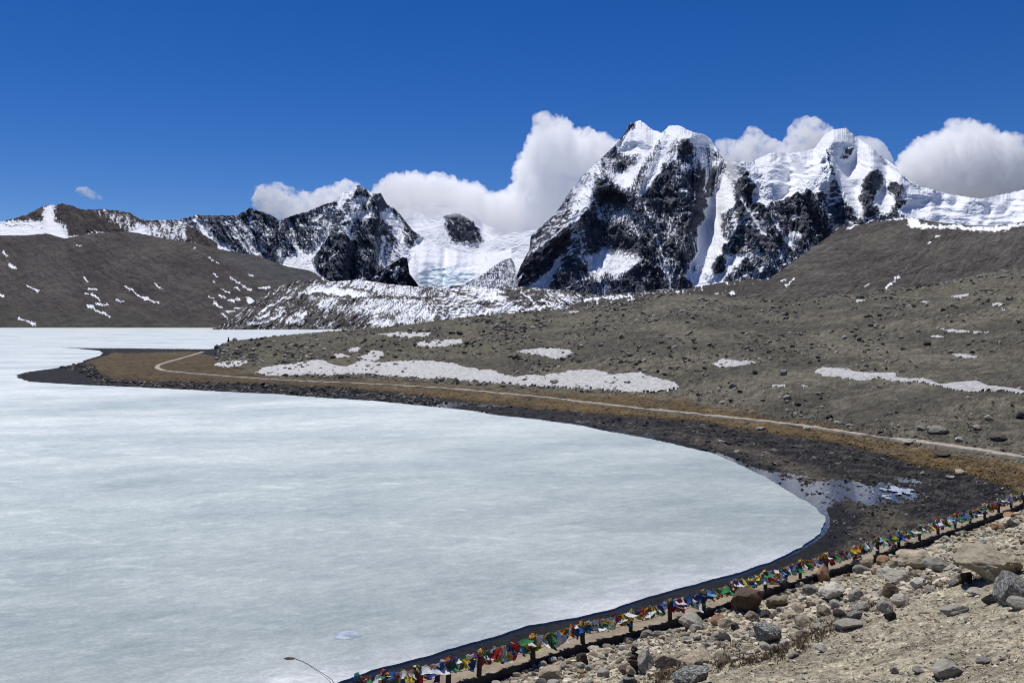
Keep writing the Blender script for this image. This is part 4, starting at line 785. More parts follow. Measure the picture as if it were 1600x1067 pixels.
snow_patch([(1560,482),(1570,481),(1572,485),(1562,485)], 'tiny snow scrap right under the apron patch near the right edge', 16, .8, 3)
snow_patch([(1337,468),(1352,469),(1350,472),(1338,472)], 'tiny snow scrap at the foot of the big right hill', 17, .8, 2)
snow_patch([(1406,473),(1415,474),(1427,478),(1418,479)], 'thin slanting snow scrap at the foot of the big right hill', 18, .8, 2)
snow_patch([(1434,472),(1445,470),(1455,472),(1445,474)], 'thin level snow scrap right of the slanting one at the big hill foot', 19, .8, 2)
snow_patch([(1192,604),(1205,601),(1228,601),(1227,605),(1205,605)], 'faint low snow scrap left of the right hand bank', 20, .4, 2)
snow_patch([(1248,602),(1256,601),(1263,603),(1254,606)], 'dot of snow just under the left end of the right hand bank', 21, .4, 2)
snow_patch([(885,487),(905,486),(906,489),(888,490)], 'small pale snow streak on the hill skyline right of centre', 22, .8, 2)
#@@FORE
#@@FORE
# ------------------------------------------------------------------ walkway slab with its dark retaining wall
m = bpy.data.materials.new('weathered_concrete'); t, b, out = nodes(m); M_CONC = m
v = vscale(t, (1, 1, 1)); nn = noise(t, 1.2, 7, .75, v)
r = ramp(t, nn.outputs[0], [(.3, (.15, .12, .085)), (.55, (.27, .225, .155)), (.75, (.36, .31, .23))]); t.links.new(r.outputs[0], b.inputs['Base Color']); b.inputs['Roughness'].default_value = .95
bp = t.nodes.new('ShaderNodeBump'); bp.inputs['Distance'].default_value = .06; t.links.new(nn.outputs[0], bp.inputs['Height']); t.links.new(bp.outputs[0], b.inputs['Normal'])
wall_shade = bpy.data.materials.new('painted_shade_wall_stone'); t, b, out = nodes(wall_shade); v = vscale(t, (1, 1, 1)); nn = noise(t, 2.2, 6, .7, v)  # near wall face: its shade is put into this darker stone colour
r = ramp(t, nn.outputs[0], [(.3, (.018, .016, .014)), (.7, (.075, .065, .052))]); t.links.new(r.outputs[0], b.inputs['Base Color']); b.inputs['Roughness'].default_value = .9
AA = np.arange(EA[0] - 14, EA[-1] + 25, .35)
prof_s = [-1.75, -1.72, -1.0, -.35, -.32, -.30, -.02, 0, .01, .02]
prof_z = [1.2, 1.50, 1.52, 1.51, 1.51, 1.56, 1.57, 1.55, 1.0, .55]
rows = []
for k, (s_, z_) in enumerate(zip(prof_s, prof_z)):
    pts = np.array([edge_pt(a_, s_ + .04 * float(n2(a_ * .7, k * 3.1, 5)) + .03 * float(n2(a_ * 2.3, k * 1.1, 6))) for a_ in AA])
    zz = z_ + .035 * n2(AA * .5, AA * 0 + k, 7) + .02 * n2(AA * 2.1, AA * 0 + k, 8)
    rows.append(np.column_stack([pts, zz]))
rows = np.array(rows)
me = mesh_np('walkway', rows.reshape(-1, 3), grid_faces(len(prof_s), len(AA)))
me.materials.append(M_CONC); me.materials.append(wall_shade); mi = np.zeros((len(prof_s) - 1, len(AA) - 1), int); mi[-3:] = 1; me.polygons.foreach_set('material_index', mi.ravel())
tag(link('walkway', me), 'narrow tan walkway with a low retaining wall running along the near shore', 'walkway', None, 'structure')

# ------------------------------------------------------------------ fence posts, wires and prayer flags
def plain(name, colr, rough=.85, var=.25, sc=8, spec=.3, transl=0):
    m = bpy.data.materials.new(name); t, b, out = nodes(m)
    tc = t.nodes.new('ShaderNodeTexCoord'); nn = noise(t, sc, 5, .7, tc.outputs['Object'])
    r = ramp(t, nn.outputs[0], [(.3, tuple(x * (1 - var) for x in colr)), (.7, tuple(min(1, x * (1 + var)) for x in colr))])
    t.links.new(r.outputs[0], b.inputs['Base Color']); b.inputs['Roughness'].default_value = rough; b.inputs['Specular IOR Level'].default_value = spec
    if transl:
        tr = t.nodes.new('ShaderNodeBsdfTranslucent'); mx = t.nodes.new('ShaderNodeMixShader'); mx.inputs[0].default_value = transl
        t.links.new(r.outputs[0], tr.inputs[0]); t.links.new(b.outputs[0], mx.inputs[1]); t.links.new(tr.outputs[0], mx.inputs[2]); t.links.new(mx.outputs[0], out.inputs['Surface'])
    return m
M_POST = plain('dark_post', (.045, .04, .036), .9, .4, 6)
M_WIRE = plain('rusty_wire', (.05, .045, .04), .6, .2, 4)
FLAGC = dict(blue=(.03, .11, .36), white=(.74, .74, .76), red=(.48, .05, .05), green=(.05, .27, .11), yellow=(.78, .60, .08), orange=(.7, .2, .04), pale_blue=(.18, .42, .65), purple=(.16, .05, .25))
M_FLAG = {k: plain('flag_cloth_' + k, c_, .85, .18, 10, .2, .35) for k, c_ in FLAGC.items()}
def tube(bm, pts, r, n=6):
    prev = None
    for i, p in enumerate(pts):
        p = Vector(p); d = (Vector(pts[min(i + 1, len(pts) - 1)]) - Vector(pts[max(i - 1, 0)])).normalized()
        q = d.cross(Vector((0, 0, 1))); q = q.normalized() if q.length > 1e-4 else Vector((1, 0, 0)); w_ = d.cross(q).normalized()
        rr = r[i] if hasattr(r, '__len__') else r
        ring = [bm.verts.new(p + (q * math.cos(2 * math.pi * k / n) + w_ * math.sin(2 * math.pi * k / n)) * rr) for k in range(n)]
        if prev:
            for k in range(n): bm.faces.new((prev[k], prev[(k + 1) % n], ring[(k + 1) % n], ring[k]))
        else: bm.faces.new(ring[::-1])
        prev = ring
    bm.faces.new(prev)
def bm_mesh(name, bm, mat, smooth=False):
    bmesh.ops.recalc_face_normals(bm, faces=bm.faces)
    me = bpy.data.meshes.new(name); bm.to_mesh(me); bm.free(); me.materials.append(mat)
    if smooth: me.polygons.foreach_set('use_smooth', [True] * len(me.polygons))
    return me
POST_PX = [560, 600, 652, 700, 748, 832, 910, 985, 1046, 1100, 1150, 1196, 1250, 1292, 1335, 1371, 1405, 1437, 1466, 1492, 1516, 1539, 1560, 1580, 1600, 1622, 1645]
ex = np.array([p[0] / p[1] * F + CX for p in EDGE]); eo = np.argsort(ex)
posts = []
for p in POST_PX:
    # walk along the wall until the post lines up with the bearing
    aa = np.linspace(EA[0], EA[-1] + 10, 900); q = np.array([edge_pt(a_, -.16) for a_ in aa]); pxx = CX + F * q[:, 0] / q[:, 1]
    i = int(np.argmin(np.abs(pxx - p))); posts.append((q[i, 0], q[i, 1], aa[i]))
fence = bpy.data.objects.new('flag_fence', None); COL.objects.link(fence); fence.location = (posts[4][0], posts[4][1], 1.5)
tag(fence, 'row of short dark posts with two sagging wires along the near edge of the walkway', 'fence')
rs = random.Random(4)
tops = []
for i, (x, y, a_) in enumerate(posts):
    bm = bmesh.new(); h = 1.16 + rs.uniform(-.05, .06); rw = .105 + rs.uniform(-.01, .015)
    tlt = Vector((rs.uniform(-.05, .05), rs.uniform(-.05, .05), 0))
    for k, (zz, w_) in enumerate([(-.7, 1.1), (0, 1.05), (.35, 1.0), (.8, .97), (h - .04, .95), (h, .8)]):
        ring = []
        for c in range(8):
            an = math.pi / 8 + c * math.pi / 4 + .3; sq = 1 / max(abs(math.cos(an - .3)), abs(math.sin(an - .3))) ** .7
            ring.append(bm.verts.new((math.cos(an) * rw * w_ * sq + tlt.x * zz + rs.uniform(-.007, .007), math.sin(an) * rw * w_ * sq + tlt.y * zz + rs.uniform(-.007, .007), zz)))
        if k:
            for c in range(8): bm.faces.new((prev[c], prev[(c + 1) % 8], ring[(c + 1) % 8], ring[c]))
        prev = ring
    bm.faces.new(prev)
    o = link('post', bm_mesh('post', bm, M_POST), fence)
    o.location = (x - fence.location.x, y - fence.location.y, 0)
    tops.append(Vector((x + tlt.x * h, y + tlt.y * h, 1.5 + h)))
for dz in (.22, .62):
    bm = bmesh.new(); pts = []
    for i in range(len(tops) - 1):
        for k in range(5):
            q = tops[i].lerp(tops[i + 1], k / 5); q.z += -dz - .10 * math.sin(math.pi * k / 5); pts.append(q - fence.location)
    tube(bm, pts, .012, 4); link('wire', bm_mesh('wire', bm, M_WIRE), fence)

NPR = np.random.RandomState(77)
def cloth(seed, wdt, hgt, curl):
    n = 6; u_, v_ = np.meshgrid(np.linspace(-.5, .5, n), np.linspace(0, 1, n))
    p = np.stack([u_ * wdt, np.zeros_like(u_), -v_ * hgt], -1)
    r_ = np.random.RandomState(seed)
    wind = r_.uniform(.1, 1.0) * curl
    p[..., 1] = wind * hgt * v_ ** 1.3 + .22 * wdt * np.sin(u_ * r_.uniform(4, 10) + v_ * r_.uniform(1, 6) + seed) * v_ + .05 * r_.randn(n, n) * v_ * wdt
    p[..., 2] += abs(wind) * .45 * hgt * v_ ** 2 + .04 * r_.randn(n, n) * hgt
    p[..., 0] *= (1 - r_.uniform(0, .6) * v_); p[..., 0] += r_.uniform(-.5, .7) * hgt * v_ ** 1.5
    f_ = grid_faces(n, n); c_ = p.reshape(-1, 3)
    back = c_ + np.array([0, .006, 0])
    return np.concatenate([c_, back]), np.concatenate([f_, f_[:, ::-1] + n * n])
flag_mesh = {}
for cn in FLAGC:
    for sh in range(4):
        co_, f_ = cloth(sh * 13 + len(cn) * 7, .34, .34, 1.0 if sh % 2 else -1.0)
        me = mesh_np('flag', co_, f_, True); me.materials.append(M_FLAG[cn]); flag_mesh[cn, sh] = me
order = ['blue', 'white', 'red', 'green', 'yellow']
ORD = ['leftmost', 'second', 'third', 'fourth', 'fifth', 'sixth', 'seventh', 'eighth', 'ninth', 'tenth', 'eleventh', 'twelfth', 'thirteenth', 'fourteenth', 'fifteenth', 'sixteenth', 'seventeenth', 'eighteenth', 'nineteenth', 'twentieth', 'twenty-first', 'twenty-second', 'twenty-third', 'twenty-fourth', 'twenty-fifth', 'twenty-sixth', 'twenty-seventh']
M_CORD = plain('cord', (.25, .22, .18), .9, .2, 10)
for i in range(len(tops) - 1):
    A, B = tops[i], tops[i + 1]; mid = (A + B) / 2
    root = bpy.data.objects.new('prayer_flag_string', None); COL.objects.link(root); root.location = mid
    tag(root, 'string of bunched coloured prayer flags starting at the %s post from the left' % ORD[i], 'prayer flags', 'prayer flag strings along the walkway fence')
    sp = (B - A).length; ang = math.atan2(B.y - A.y, B.x - A.x)
    for row in range(2):
        sag = rs.uniform(.08, .20) + .16 * row; pts = []
        for k in range(9):
            f_ = k / 8; q = A.lerp(B, f_); q.z += -.05 - .18 * row - sag * 4 * f_ * (1 - f_) * .5; pts.append(q - mid)
        bm = bmesh.new(); tube(bm, pts, .010, 4); link('cord', bm_mesh('cord', bm, M_CORD), root)
        nfl = int(sp / (.135 if row == 0 else .17)); ph = rs.randrange(5)
        for k in range(nfl):
            f_ = (k + .5 + rs.uniform(-.45, .45)) / nfl
            if rs.random() < .06: continue
            q = A.lerp(B, f_) - mid; q.z += -.05 - .18 * row - sag * 4 * f_ * (1 - f_) * .5
            cn = order[(k + ph) % 5] if rs.random() < .6 else rs.choice(['white', 'white', 'yellow', 'yellow', 'orange', 'pale_blue', 'purple', 'red', 'blue', 'green'])
            o = link('flag', flag_mesh[cn, rs.randrange(4)], root); o.location = q + Vector((rs.uniform(-.04, .04), rs.uniform(-.04, .04), rs.uniform(-.03, .05)))
            s_ = rs.uniform(1.0, 1.7); o.scale = (s_ * rs.uniform(.7, 1.15), s_, s_ * rs.uniform(.6, 1.15)); o.rotation_euler = (rs.uniform(-.5, .5), rs.uniform(-.5, .5), ang + rs.uniform(-.6, .6))
    # cloth knotted round the first post's head
    bm = bmesh.new(); bmesh.ops.create_icosphere(bm, subdivisions=2, radius=.16)
    for vv in bm.verts:
        vv.co *= 1 + .35 * rs.uniform(-1, 1); vv.co.z *= 1.2
    mm = [M_FLAG[c_] for c_ in rs.sample(['white', 'yellow', 'blue', 'orange', 'green', 'red'], 3)]
    me = bm_mesh('knotted_cloth', bm, mm[0]); me.materials.append(mm[1]); me.materials.append(mm[2]); me.materials.append(M_POST)
    me.polygons.foreach_set('material_index', [rs.choice([0, 1, 2, 3]) for _ in me.polygons])
    o = link('knotted_cloth', me, root); o.location = A - mid + Vector((0, 0, -.08))

# ------------------------------------------------------------------ stones
def stone_mat(name, c0, c1, lich=None, lt=.55, bumpd=.06, sc=2.2):
    m = bpy.data.materials.new(name); t, b, out = nodes(m)
    tc = t.nodes.new('ShaderNodeTexCoord'); oi = t.nodes.new('ShaderNodeObjectInfo')
    ad = t.nodes.new('ShaderNodeVectorMath'); ad.operation = 'ADD'; t.links.new(tc.outputs['Object'], ad.inputs[0])
    ml = t.nodes.new('ShaderNodeMath'); ml.operation = 'MULTIPLY'; ml.inputs[1].default_value = 37; t.links.new(oi.outputs['Random'], ml.inputs[0]); t.links.new(ml.outputs[0], ad.inputs[1])
    n1 = noise(t, sc, 8, .7, ad.outputs[0]); n2_ = noise(t, sc * 7, 5, .8, ad.outputs[0])
    r1 = ramp(t, n1.outputs[0], [(.32, c0), (.66, c1)]); r2 = ramp(t, n2_.outputs[0], [(.35, (.62, .62, .62)), (.6, (1.1, 1.1, 1.1)), (.75, (1.35, 1.35, 1.32))])
    c = mixc(t, r1.outputs[0], r2.outputs[0], 1.0, 'MULTIPLY')
    hv = t.nodes.new('ShaderNodeHueSaturation'); mr = t.nodes.new('ShaderNodeMapRange'); mr.inputs[3].default_value = .7; mr.inputs[4].default_value = 1.25
    t.links.new(oi.outputs['Random'], mr.inputs[0]); t.links.new(mr.outputs[0], hv.inputs['Value']); t.links.new(c, hv.inputs['Color']); c = hv.outputs[0]
    if lich:
        n4 = noise(t, sc * 3.4, 7, .75, ad.outputs[0]); r4 = ramp(t, n4.outputs[0], [(lt, (0, 0, 0)), (lt + .06, (1, 1, 1))])
        c = mixc(t, c, (*lich, 1), r4.outputs[0])
    t.links.new(c, b.inputs['Base Color']); b.inputs['Roughness'].default_value = .88; b.inputs['Specular IOR Level'].default_value = .25
    bp = t.nodes.new('ShaderNodeBump'); bp.inputs['Distance'].default_value = bumpd; bp.inputs['Strength'].default_value = .8
    t.links.new(n2_.outputs[0], bp.inputs['Height']); t.links.new(bp.outputs[0], b.inputs['Normal'])
    return m
SM = dict(tan=stone_mat('tan_stone', (.24, .19, .13), (.48, .41, .30)), grey=stone_mat('grey_stone', (.19, .18, .15), (.42, .395, .335)),
          pale=stone_mat('pale_stone', (.32, .295, .24), (.56, .53, .45)), brown=stone_mat('brown_stone', (.05, .038, .028), (.16, .11, .075)),
          orange=stone_mat('rust_stone', (.22, .10, .055), (.40, .27, .17)), lichen=stone_mat('lichen_stone', (.06, .06, .055), (.16, .155, .14), (.40, .41, .38), .5),
          lichen_tan=stone_mat('olive_stone', (.17, .145, .10), (.36, .32, .235), (.08, .075, .055), .58), dark=stone_mat('dark_stone', (.03, .028, .026), (.09, .08, .072)))
def rock_mesh(seed, sub, angular=.6, mat=None):
    bm = bmesh.new(); bmesh.ops.create_icosphere(bm, subdivisions=sub, radius=1)
    co = np.array([v_.co[:] for v_ in bm.verts]); r_ = np.random.RandomState(seed)
    for k in range(int(5 + 9 * angular)):
        n = r_.randn(3); n[2] *= .8; n /= np.linalg.norm(n); d = r_.uniform(.5, .86)
        q = co @ n; over = np.maximum(q - d, 0); co = co - over[:, None] * n * min(1, .65 + .35 * angular)
    nz = fbm3(co * 1.3 + seed * 3.7, 5, seed); n_f = fbm3(co * 5 + seed, 3, seed + 5)
    ln = np.linalg.norm(co, axis=1, keepdims=True)
    n_r = 1 - 2 * np.abs(fbm3(co * 2.3 + seed * 1.7, 4, seed + 8))
    co = co * (1 + .20 * nz[:, None] + .06 * n_f[:, None] + .07 * n_r[:, None])
    for v_, c_ in zip(bm.verts, co): v_.co = c_
    me = bm_mesh('stone', bm, mat or SM['tan'], angular < .35)
    return me
def place_rock(name, me, px, py, wpx, hpx, rz, sink=.25, deep=None, X0=None, tilt=0):
    if X0 is None:
        a, b_, c_ = hit([px], [py], 12, 300); X0 = (a[0], b_[0], c_[0])
    x, y, z = X0; D = y
    w_ = wpx * D / F / 2; h = hpx * D / F / 2
    o = link(name, me); dd = (deep or .85) * w_
    co = np.array([v_.co[:] for v_ in me.vertices]); ex_ = np.abs(co).max(0)
    o.scale = (w_ / ex_[0], dd / ex_[1], h * 1.15 / ex_[2]); o.rotation_euler = (0, tilt, rz)
    o.location = (x, y + dd * .6, z + h * (1 - sink * 1.4)); return o
HERO = [ # px, base y, width, height, material, angular, turn, deep, tilt, label
 (1171,960,60,54,'brown',.7,.5,1.0,.2,'big dark brown overhanging boulder beside the walkway wall'),
 (1212,918,46,24,'grey',.5,.3,1.0,0,'low grey boulder leaning behind the big dark overhanging one'),
 (1289,909,32,30,'orange',1.0,.9,.8,0,'upright triangular grey-orange boulder against the flag fence'),
 (1307,936,42,25,'pale',.4,0,1,-.1,'large pale smooth boulder right below the triangular one'),
 (1339,942,24,23,'grey',.5,1,1,0,'squat grey boulder right of the large pale smooth boulder'),
 (1350,955,32,15,'grey',.4,0,1,0,'flat-topped grey stone under the squat grey boulder'),
 (1339,969,25,17,'lichen',.3,0,1,0,'round speckled stone at the lower edge of the boulder heap'),
 (1386,956,26,23,'grey',.8,.4,1,.2,'angular grey stone with a black shaded side in the middle of the heap'),
 (1392,934,28,24,'brown',.8,.8,1,0,'rusty brown angular boulder in the middle of the heap'),
 (1413,946,32,20,'pale',.3,0,1,0,'pale rounded boulder right of the rusty brown one'),
 (1400,911,42,22,'pale',.5,.2,1,.15,'broad pale boulder above the rusty brown one'),
 (1394,969,20,16,'dark',.3,0,1,0,'small black round stone at the foot of the boulder heap'),
 (1471,894,46,24,'grey',.9,.1,.9,0,'blocky boulder with a light grey top and dark front'),
 (1499,884,17,13,'grey',.6,0,1,0,'small grey boulder touching the right end of the blocky boulder'),
 (1560,906,104,52,'lichen_tan',.55,.3,1.2,.12,'biggest boulder, a broad olive-tan outcrop with sloping crest near the right edge'),
 (1514,912,30,20,'brown',.9,.3,.8,0,'dark brown block tucked under the left end of the biggest outcrop'),
 (1590,944,62,58,'lichen',.5,.5,1,.2,'lichen-covered grey boulder cut by the right edge of the photo'),
 (1597,950,34,20,'pale',.2,0,1,0,'smooth pale boulder below the lichen-covered one at the right edge'),
 (1495,960,44,16,'grey',.15,-.15,.6,-.2,'long smooth grey stone lying like a loaf on the gravel'),
 (1202,1006,44,31,'lichen',.25,.2,1,0,'round grey boulder speckled with lichen above the dry shrubs'),
 (1217,949,36,21,'tan',.6,0,1,0,'tan boulder at the right foot of the big dark overhanging one'),
 (1290,964,26,18,'tan',.8,.3,1,.3,'tan pointed slab left of the speckled round stone'),
 (1082,983,40,22,'grey',.3,.2,1,-.1,'smooth grey boulder pressed to the walkway wall near the ninth post'),
 (1122,976,26,16,'orange',.5,.2,1,0,'rust-tinted tan rock at the left foot of the big dark boulder'),
 (1354,889,44,22,'tan',.6,-.4,.7,-.35,'long tan slab slanting up behind the heap near the fence'),
 (1440,887,64,30,'tan',.4,0,1,0,'large low tan boulder between the cairn and the blocky boulder'),
 (1582,826,20,15,'dark',.7,0,1,0,'dark stone high at the right below the walkway'),
 (1560,829,22,12,'orange',.7,0,1,0,'reddish flat rock left of the dark stone high at the right'),
 (1486,1057,50,24,'pale',.9,-.15,.8,-.15,'pale flat slab half buried in the gravel at the bottom right'),
 (1540,1036,26,9,'grey',.5,0,1,0,'flat grey stone on the gravel right of the half buried slab'),
 (1436,1052,20,9,'grey',.5,0,1,0,'flat grey stone on the gravel left of the half buried slab'),
 (1398,1052,12,11,'grey',.8,0,1,0,'small upright chip at the bottom left of the gravel slope'),
 (1550,942,26,15,'dark',.8,-.4,.6,-.4,'dark tilted block left of the lichen-covered boulder'),
 (1530,930,28,12,'pale',.5,0,1,0,'pale ledge stone under the biggest outcrop'),
 (1008,1050,34,34,'grey',.9,.2,1,0,'angular grey boulder at the bottom next to the cairn'),
 (1045,1045,46,26,'tan',1.0,-.4,.7,-.5,'tan slab leaning to the right of the cairn'),
 (1092,1043,50,28,'tan',.2,0,1,0,'rounded tan hump half hidden by dry twigs'),
 (1086,1070,72,26,'lichen',.5,0,1,-.1,'pale grey lichened rock on the bottom edge below the rounded hump'),
 (912,1040,24,22,'brown',.6,.2,1,0,'small brown boulder with a black underside by the wall'),
 (879,1046,18,11,'pale',.5,0,1,0,'pale stone left of the small brown boulder by the wall'),
 (862,1064,42,22,'tan',.9,-.3,.8,-.3,'tan ridge-shaped rock on the bottom edge left of the brown boulder'),
 (1006,972,18,10,'pale',.5,0,1,0,'pale flat stone near the fence between the two dark posts'),
 (1268,948,16,11,'tan',.5,0,1,0,'little tan stone between the tan pointed slab and the speckled boulder'),
 (1236,966,22,13,'tan',.7,0,1,0,'tan angular stone between the big dark boulder and the speckled ones'),
 (1150,985,14,12,'dark',.8,0,1,0,'small dark three-cornered stone below the big dark boulder'),
 (1198,965,19,11,'dark',.5,0,1,0,'small dark flat stone just above the lichen-speckled round boulder'),
 (1286,1018,24,12,'pale',.5,0,1,0,'pale flat stone at the upper end of the dry shrubs'),
 (1330,984,46,13,'pale',.4,-.2,1,-.2,'long pale stone where the gravel slope begins'),
 (1316,984,16,15,'pale',1,0,.6,.3,'white upright chip standing beside the long pale stone'),
 (1240,1028,22,14,'grey',.4,0,1,0,'grey stone in the middle of the dry shrubs'),
 (1590,915,26,12,'grey',.7,0,1,0,'grey stone behind the lichen-covered boulder'),
]
allrock = []
for i, (px, py, w_, h, mt, an, rz, dp, tl, lab) in enumerate(HERO):
    me = rock_mesh(300 + i, 5 if w_ > 90 else (4 if w_ > 24 else 3), an + .35, SM[mt])
    o = place_rock('boulder' if w_ > 22 else 'stone', me, px, py, w_, h, rz, .25, dp, None, tl)
    tag(o, lab, 'boulder' if w_ > 22 else 'stone', 'named boulders on the near slope'); allrock.append((px, py, w_, h, lab))
# unnamed fillers: smaller stones of the slope
base_m = {}
for k, mt in enumerate([q_ for q_ in SM if q_ != 'lichen_tan']):
    for q in range(3): base_m[mt, q] = rock_mesh(700 + k * 7 + q, 3, [1.3, 1.0, .6][q], SM[mt])
gravel_line = ip([(700,1110),(860,1072),(1000,1060),(1100,1047),(1180,1020),(1240,1002),(1300,970),(1360,958),(1440,925),(1520,905),(1600,885),(1700,860)])
wall_line = ip([(p[0], p[1] + 6) for p in EDGE_PX])
rs = random.Random(12)
size_w = {0: 'small', 1: 'medium'}; shp = {0: 'angular', 1: 'blocky', 2: 'roundish'}
cnt = 0; tries = 0; plist = []
while cnt < 245 and tries < 6000:
    tries += 1
    px = rs.uniform(770, 1640); lo_, hi_ = wall_line(px), gravel_line(px) + 6
    if hi_ < lo_ + 4: continue
    py = rs.uniform(lo_, min(hi_, 1075)); w_ = 8 + 20 * rs.random() ** 2.4
    if px > 1480: w_ *= .8
    if any(abs(px - q[0]) < (w_ + q[2]) * .36 and (-q[3] * .9 - 2 < py - q[1] < h * .9 + 3) for q in plist): continue
    bad = any(abs(px - q[0]) < q[2] * .5 and -q[3] < py - q[1] < 3 for q in allrock)
    if bad: continue
    h = w_ * rs.uniform(.4, .72); plist.append((px, py, w_, h)); cnt += 1
    mt = rs.choices(['tan', 'grey', 'pale', 'brown', 'orange', 'lichen', 'dark'], [5, 5, 4, 1.5, 1.2, 1.3, .8])[0]; q_ = rs.randrange(3)
pa = np.array(plist); HX, HYY, HZ = fasthit(pa[:, 0], pa[:, 1])
seen = {}
def nearest_desc(px, py):
    best = min(allrock, key=lambda r_: math.hypot(px - r_[0], (py - r_[1] + r_[3] / 2) * 1.2))
    dx_, dy_ = px - best[0], py - (best[1] - best[3] / 2)
    d_ = ('left of' if dx_ < 0 else 'right of') if abs(dx_) > abs(dy_) * 1.1 else ('above' if dy_ < 0 else 'below')
    return d_, best[4]
SW = {'with', 'beside', 'against', 'the', 'a', 'of', 'on', 'below', 'above', 'right', 'left', 'in', 'at', 'to', 'by', 'and', 'under', 'near', 'next', 'from', 'between'}
def short(l):
    w_ = l.split()[:6]
    while w_ and w_[-1].strip(',') in SW: w_.pop()
    return ' '.join(w_).rstrip(',')
for k in range(len(plist)):
    px, py, w_, h = plist[k]
    mt = rs.choices(['tan', 'grey', 'pale', 'brown', 'orange', 'lichen', 'dark'], [5, 5, 4, 1.5, 1.2, 1.3, .8])[0]; q_ = rs.randrange(3)
    o = place_rock('stone', base_m[mt, q_], px, py, w_, h, rs.uniform(-.5, .5), .34, rs.uniform(.7, 1.1), (HX[k], HYY[k], HZ[k]), rs.uniform(-.3, .3))
    d_, l_ = nearest_desc(px, py)
    cw = {'tan': 'tan', 'grey': 'grey', 'pale': 'pale', 'brown': 'brown', 'orange': 'rust-coloured', 'lichen': 'lichen-spotted', 'dark': 'blackish'}[mt]
    tag(o, '%s %s stone %s the %s' % (cw, shp[q_], d_, short(l_)), 'stone', 'loose stones on the near slope')

dup = {}
for o in COL.objects:
    if o.name.startswith('stone') and o.get('group') == 'loose stones on the near slope': dup.setdefault(o['label'], []).append(o)
for l_, os_ in dup.items():
    if len(os_) > 1:
        os_.sort(key=lambda o: o.location.x / o.location.y)
        nm = ['left one', 'right one'] if len(os_) == 2 else ['leftmost', 'second from left', 'third from left', 'fourth from left', 'fifth from left'][:len(os_)]
        for o, n_ in zip(os_, nm): o['label'] = l_ + ', ' + n_
# rubble too small and too many to name: one object per area
ICO = None
def rubble(name, label, X, Y, Z, S, cols, mat, seed, flat=.6):
    r_ = np.random.RandomState(seed)
    bm = bmesh.new(); bmesh.ops.create_icosphere(bm, subdivisions=1, radius=1)
    ico = (np.array([v_.co[:] for v_ in bm.verts]), np.array([[v_.index for v_ in f_.verts] for f_ in bm.faces])); bm.free()
    o1 = 1.0; octa = (np.array([(1, 0, 0), (-.5, .87, 0), (-.5, -.87, 0), (.45, .3, .8), (-.5, .1, .75), (.1, -.5, .7)], float),
                      np.array([(0, 1, 3), (1, 4, 3), (1, 2, 4), (2, 5, 4), (2, 0, 5), (0, 3, 5), (3, 4, 5), (0, 2, 1)]))
    cut = np.quantile(S, .82); Vs, Fs, Cs, off = [], [], [], 0
    for (vs, fs), sel in ((ico, S > cut), (octa, S <= cut)):
        x0, y0, z0, s0, c0 = X[sel], Y[sel], Z[sel], S[sel], cols[sel]; N = len(x0); nv = len(vs)
        co = vs[None] * (1 + .42 * r_.uniform(-1, 1, (N, nv, 1)))
        co = co * np.stack([r_.uniform(.7, 1.45, N), r_.uniform(.7, 1.3, N), flat * r_.uniform(.6, 1.5, N)], 1)[:, None]
        an = r_.uniform(0, 6.28, N); c_, s_ = np.cos(an), np.sin(an)
        x_ = co[..., 0] * c_[:, None] - co[..., 1] * s_[:, None]; y_ = co[..., 0] * s_[:, None] + co[..., 1] * c_[:, None]
        z_ = co[..., 2] + x_ * r_.uniform(-.5, .5, N)[:, None]
        Vs.append(np.stack([x_ * s0[:, None] + x0[:, None], y_ * s0[:, None] + y0[:, None], z_ * s0[:, None] + (z0 + s0 * .12)[:, None]], -1).reshape(-1, 3))
        Fs.append((fs[None] + (np.arange(N) * nv)[:, None, None]).reshape(-1, 3) + off); Cs.append(np.repeat(c0[:, None], nv, 1).reshape(-1, 3)); off += N * nv
    me = mesh_np(name, np.concatenate(Vs), np.concatenate(Fs), False, {'Col': np.concatenate(Cs)})
    return tag(link(name, me, mat=mat), label, 'rubble', None, 'stuff')
m = bpy.data.materials.new('rubble_stone'); t, b, out = nodes(m); M_RUB = m
at = attr(t, 'Col'); v = vscale(t, (1, 1, 1)); nn = noise(t, 6, 5, .7, v); r = ramp(t, nn.outputs[0], [(.3, (.65, .65, .65)), (.7, (1.3, 1.3, 1.3))])
t.links.new(mixc(t, at.outputs['Color'], r.outputs[0], 1.0, 'MULTIPLY'), b.inputs['Base Color']); b.inputs['Roughness'].default_value = .9; b.inputs['Specular IOR Level'].default_value = .2
R = np.random.RandomState(5)
# (a) hill
N = 34000
px = R.uniform(338, 1660, N); lo = grass_hi(px) + 3; hi = np.maximum(crest(px) + .5, 420)
py = hi + (lo - hi) * R.uniform(0, 1, N) ** .85
clus = fbm(px * .012, py * .03, 4, 400); keepm = R.uniform(0, 1, N) < .38 + 1.2 * clus
px, py = px[keepm], py[keepm]
D0_ = (Dg_ := (CAMZ - .6) * F / (grass_hi(px) - HY)); Dc_ = crestD(px)
D = np.where(R.uniform(0, 1, len(px)) < 2, D0_ + (Dc_ - D0_) * ((lo := grass_hi(px)) - py) / np.maximum(lo - crest(px), 5), 0)
tt = np.clip((lo - py) / np.maximum(lo - crest(px), 5), 0, 1); D = D0_ + (Dc_ - D0_) * tt ** 1.35
X = (px - CX) / F * D; Z = h_near(X, D)
S = (.8 + 3.4 * R.uniform(0, 1, len(px)) ** 7) * D / F * 1.1
g_ = R.uniform(0, 1, (len(px), 1)); cols = C(.045, .041, .036) * (1 - g_) + C(.34, .315, .255) * g_
cols[R.uniform(0, 1, len(px)) < .12] *= .4
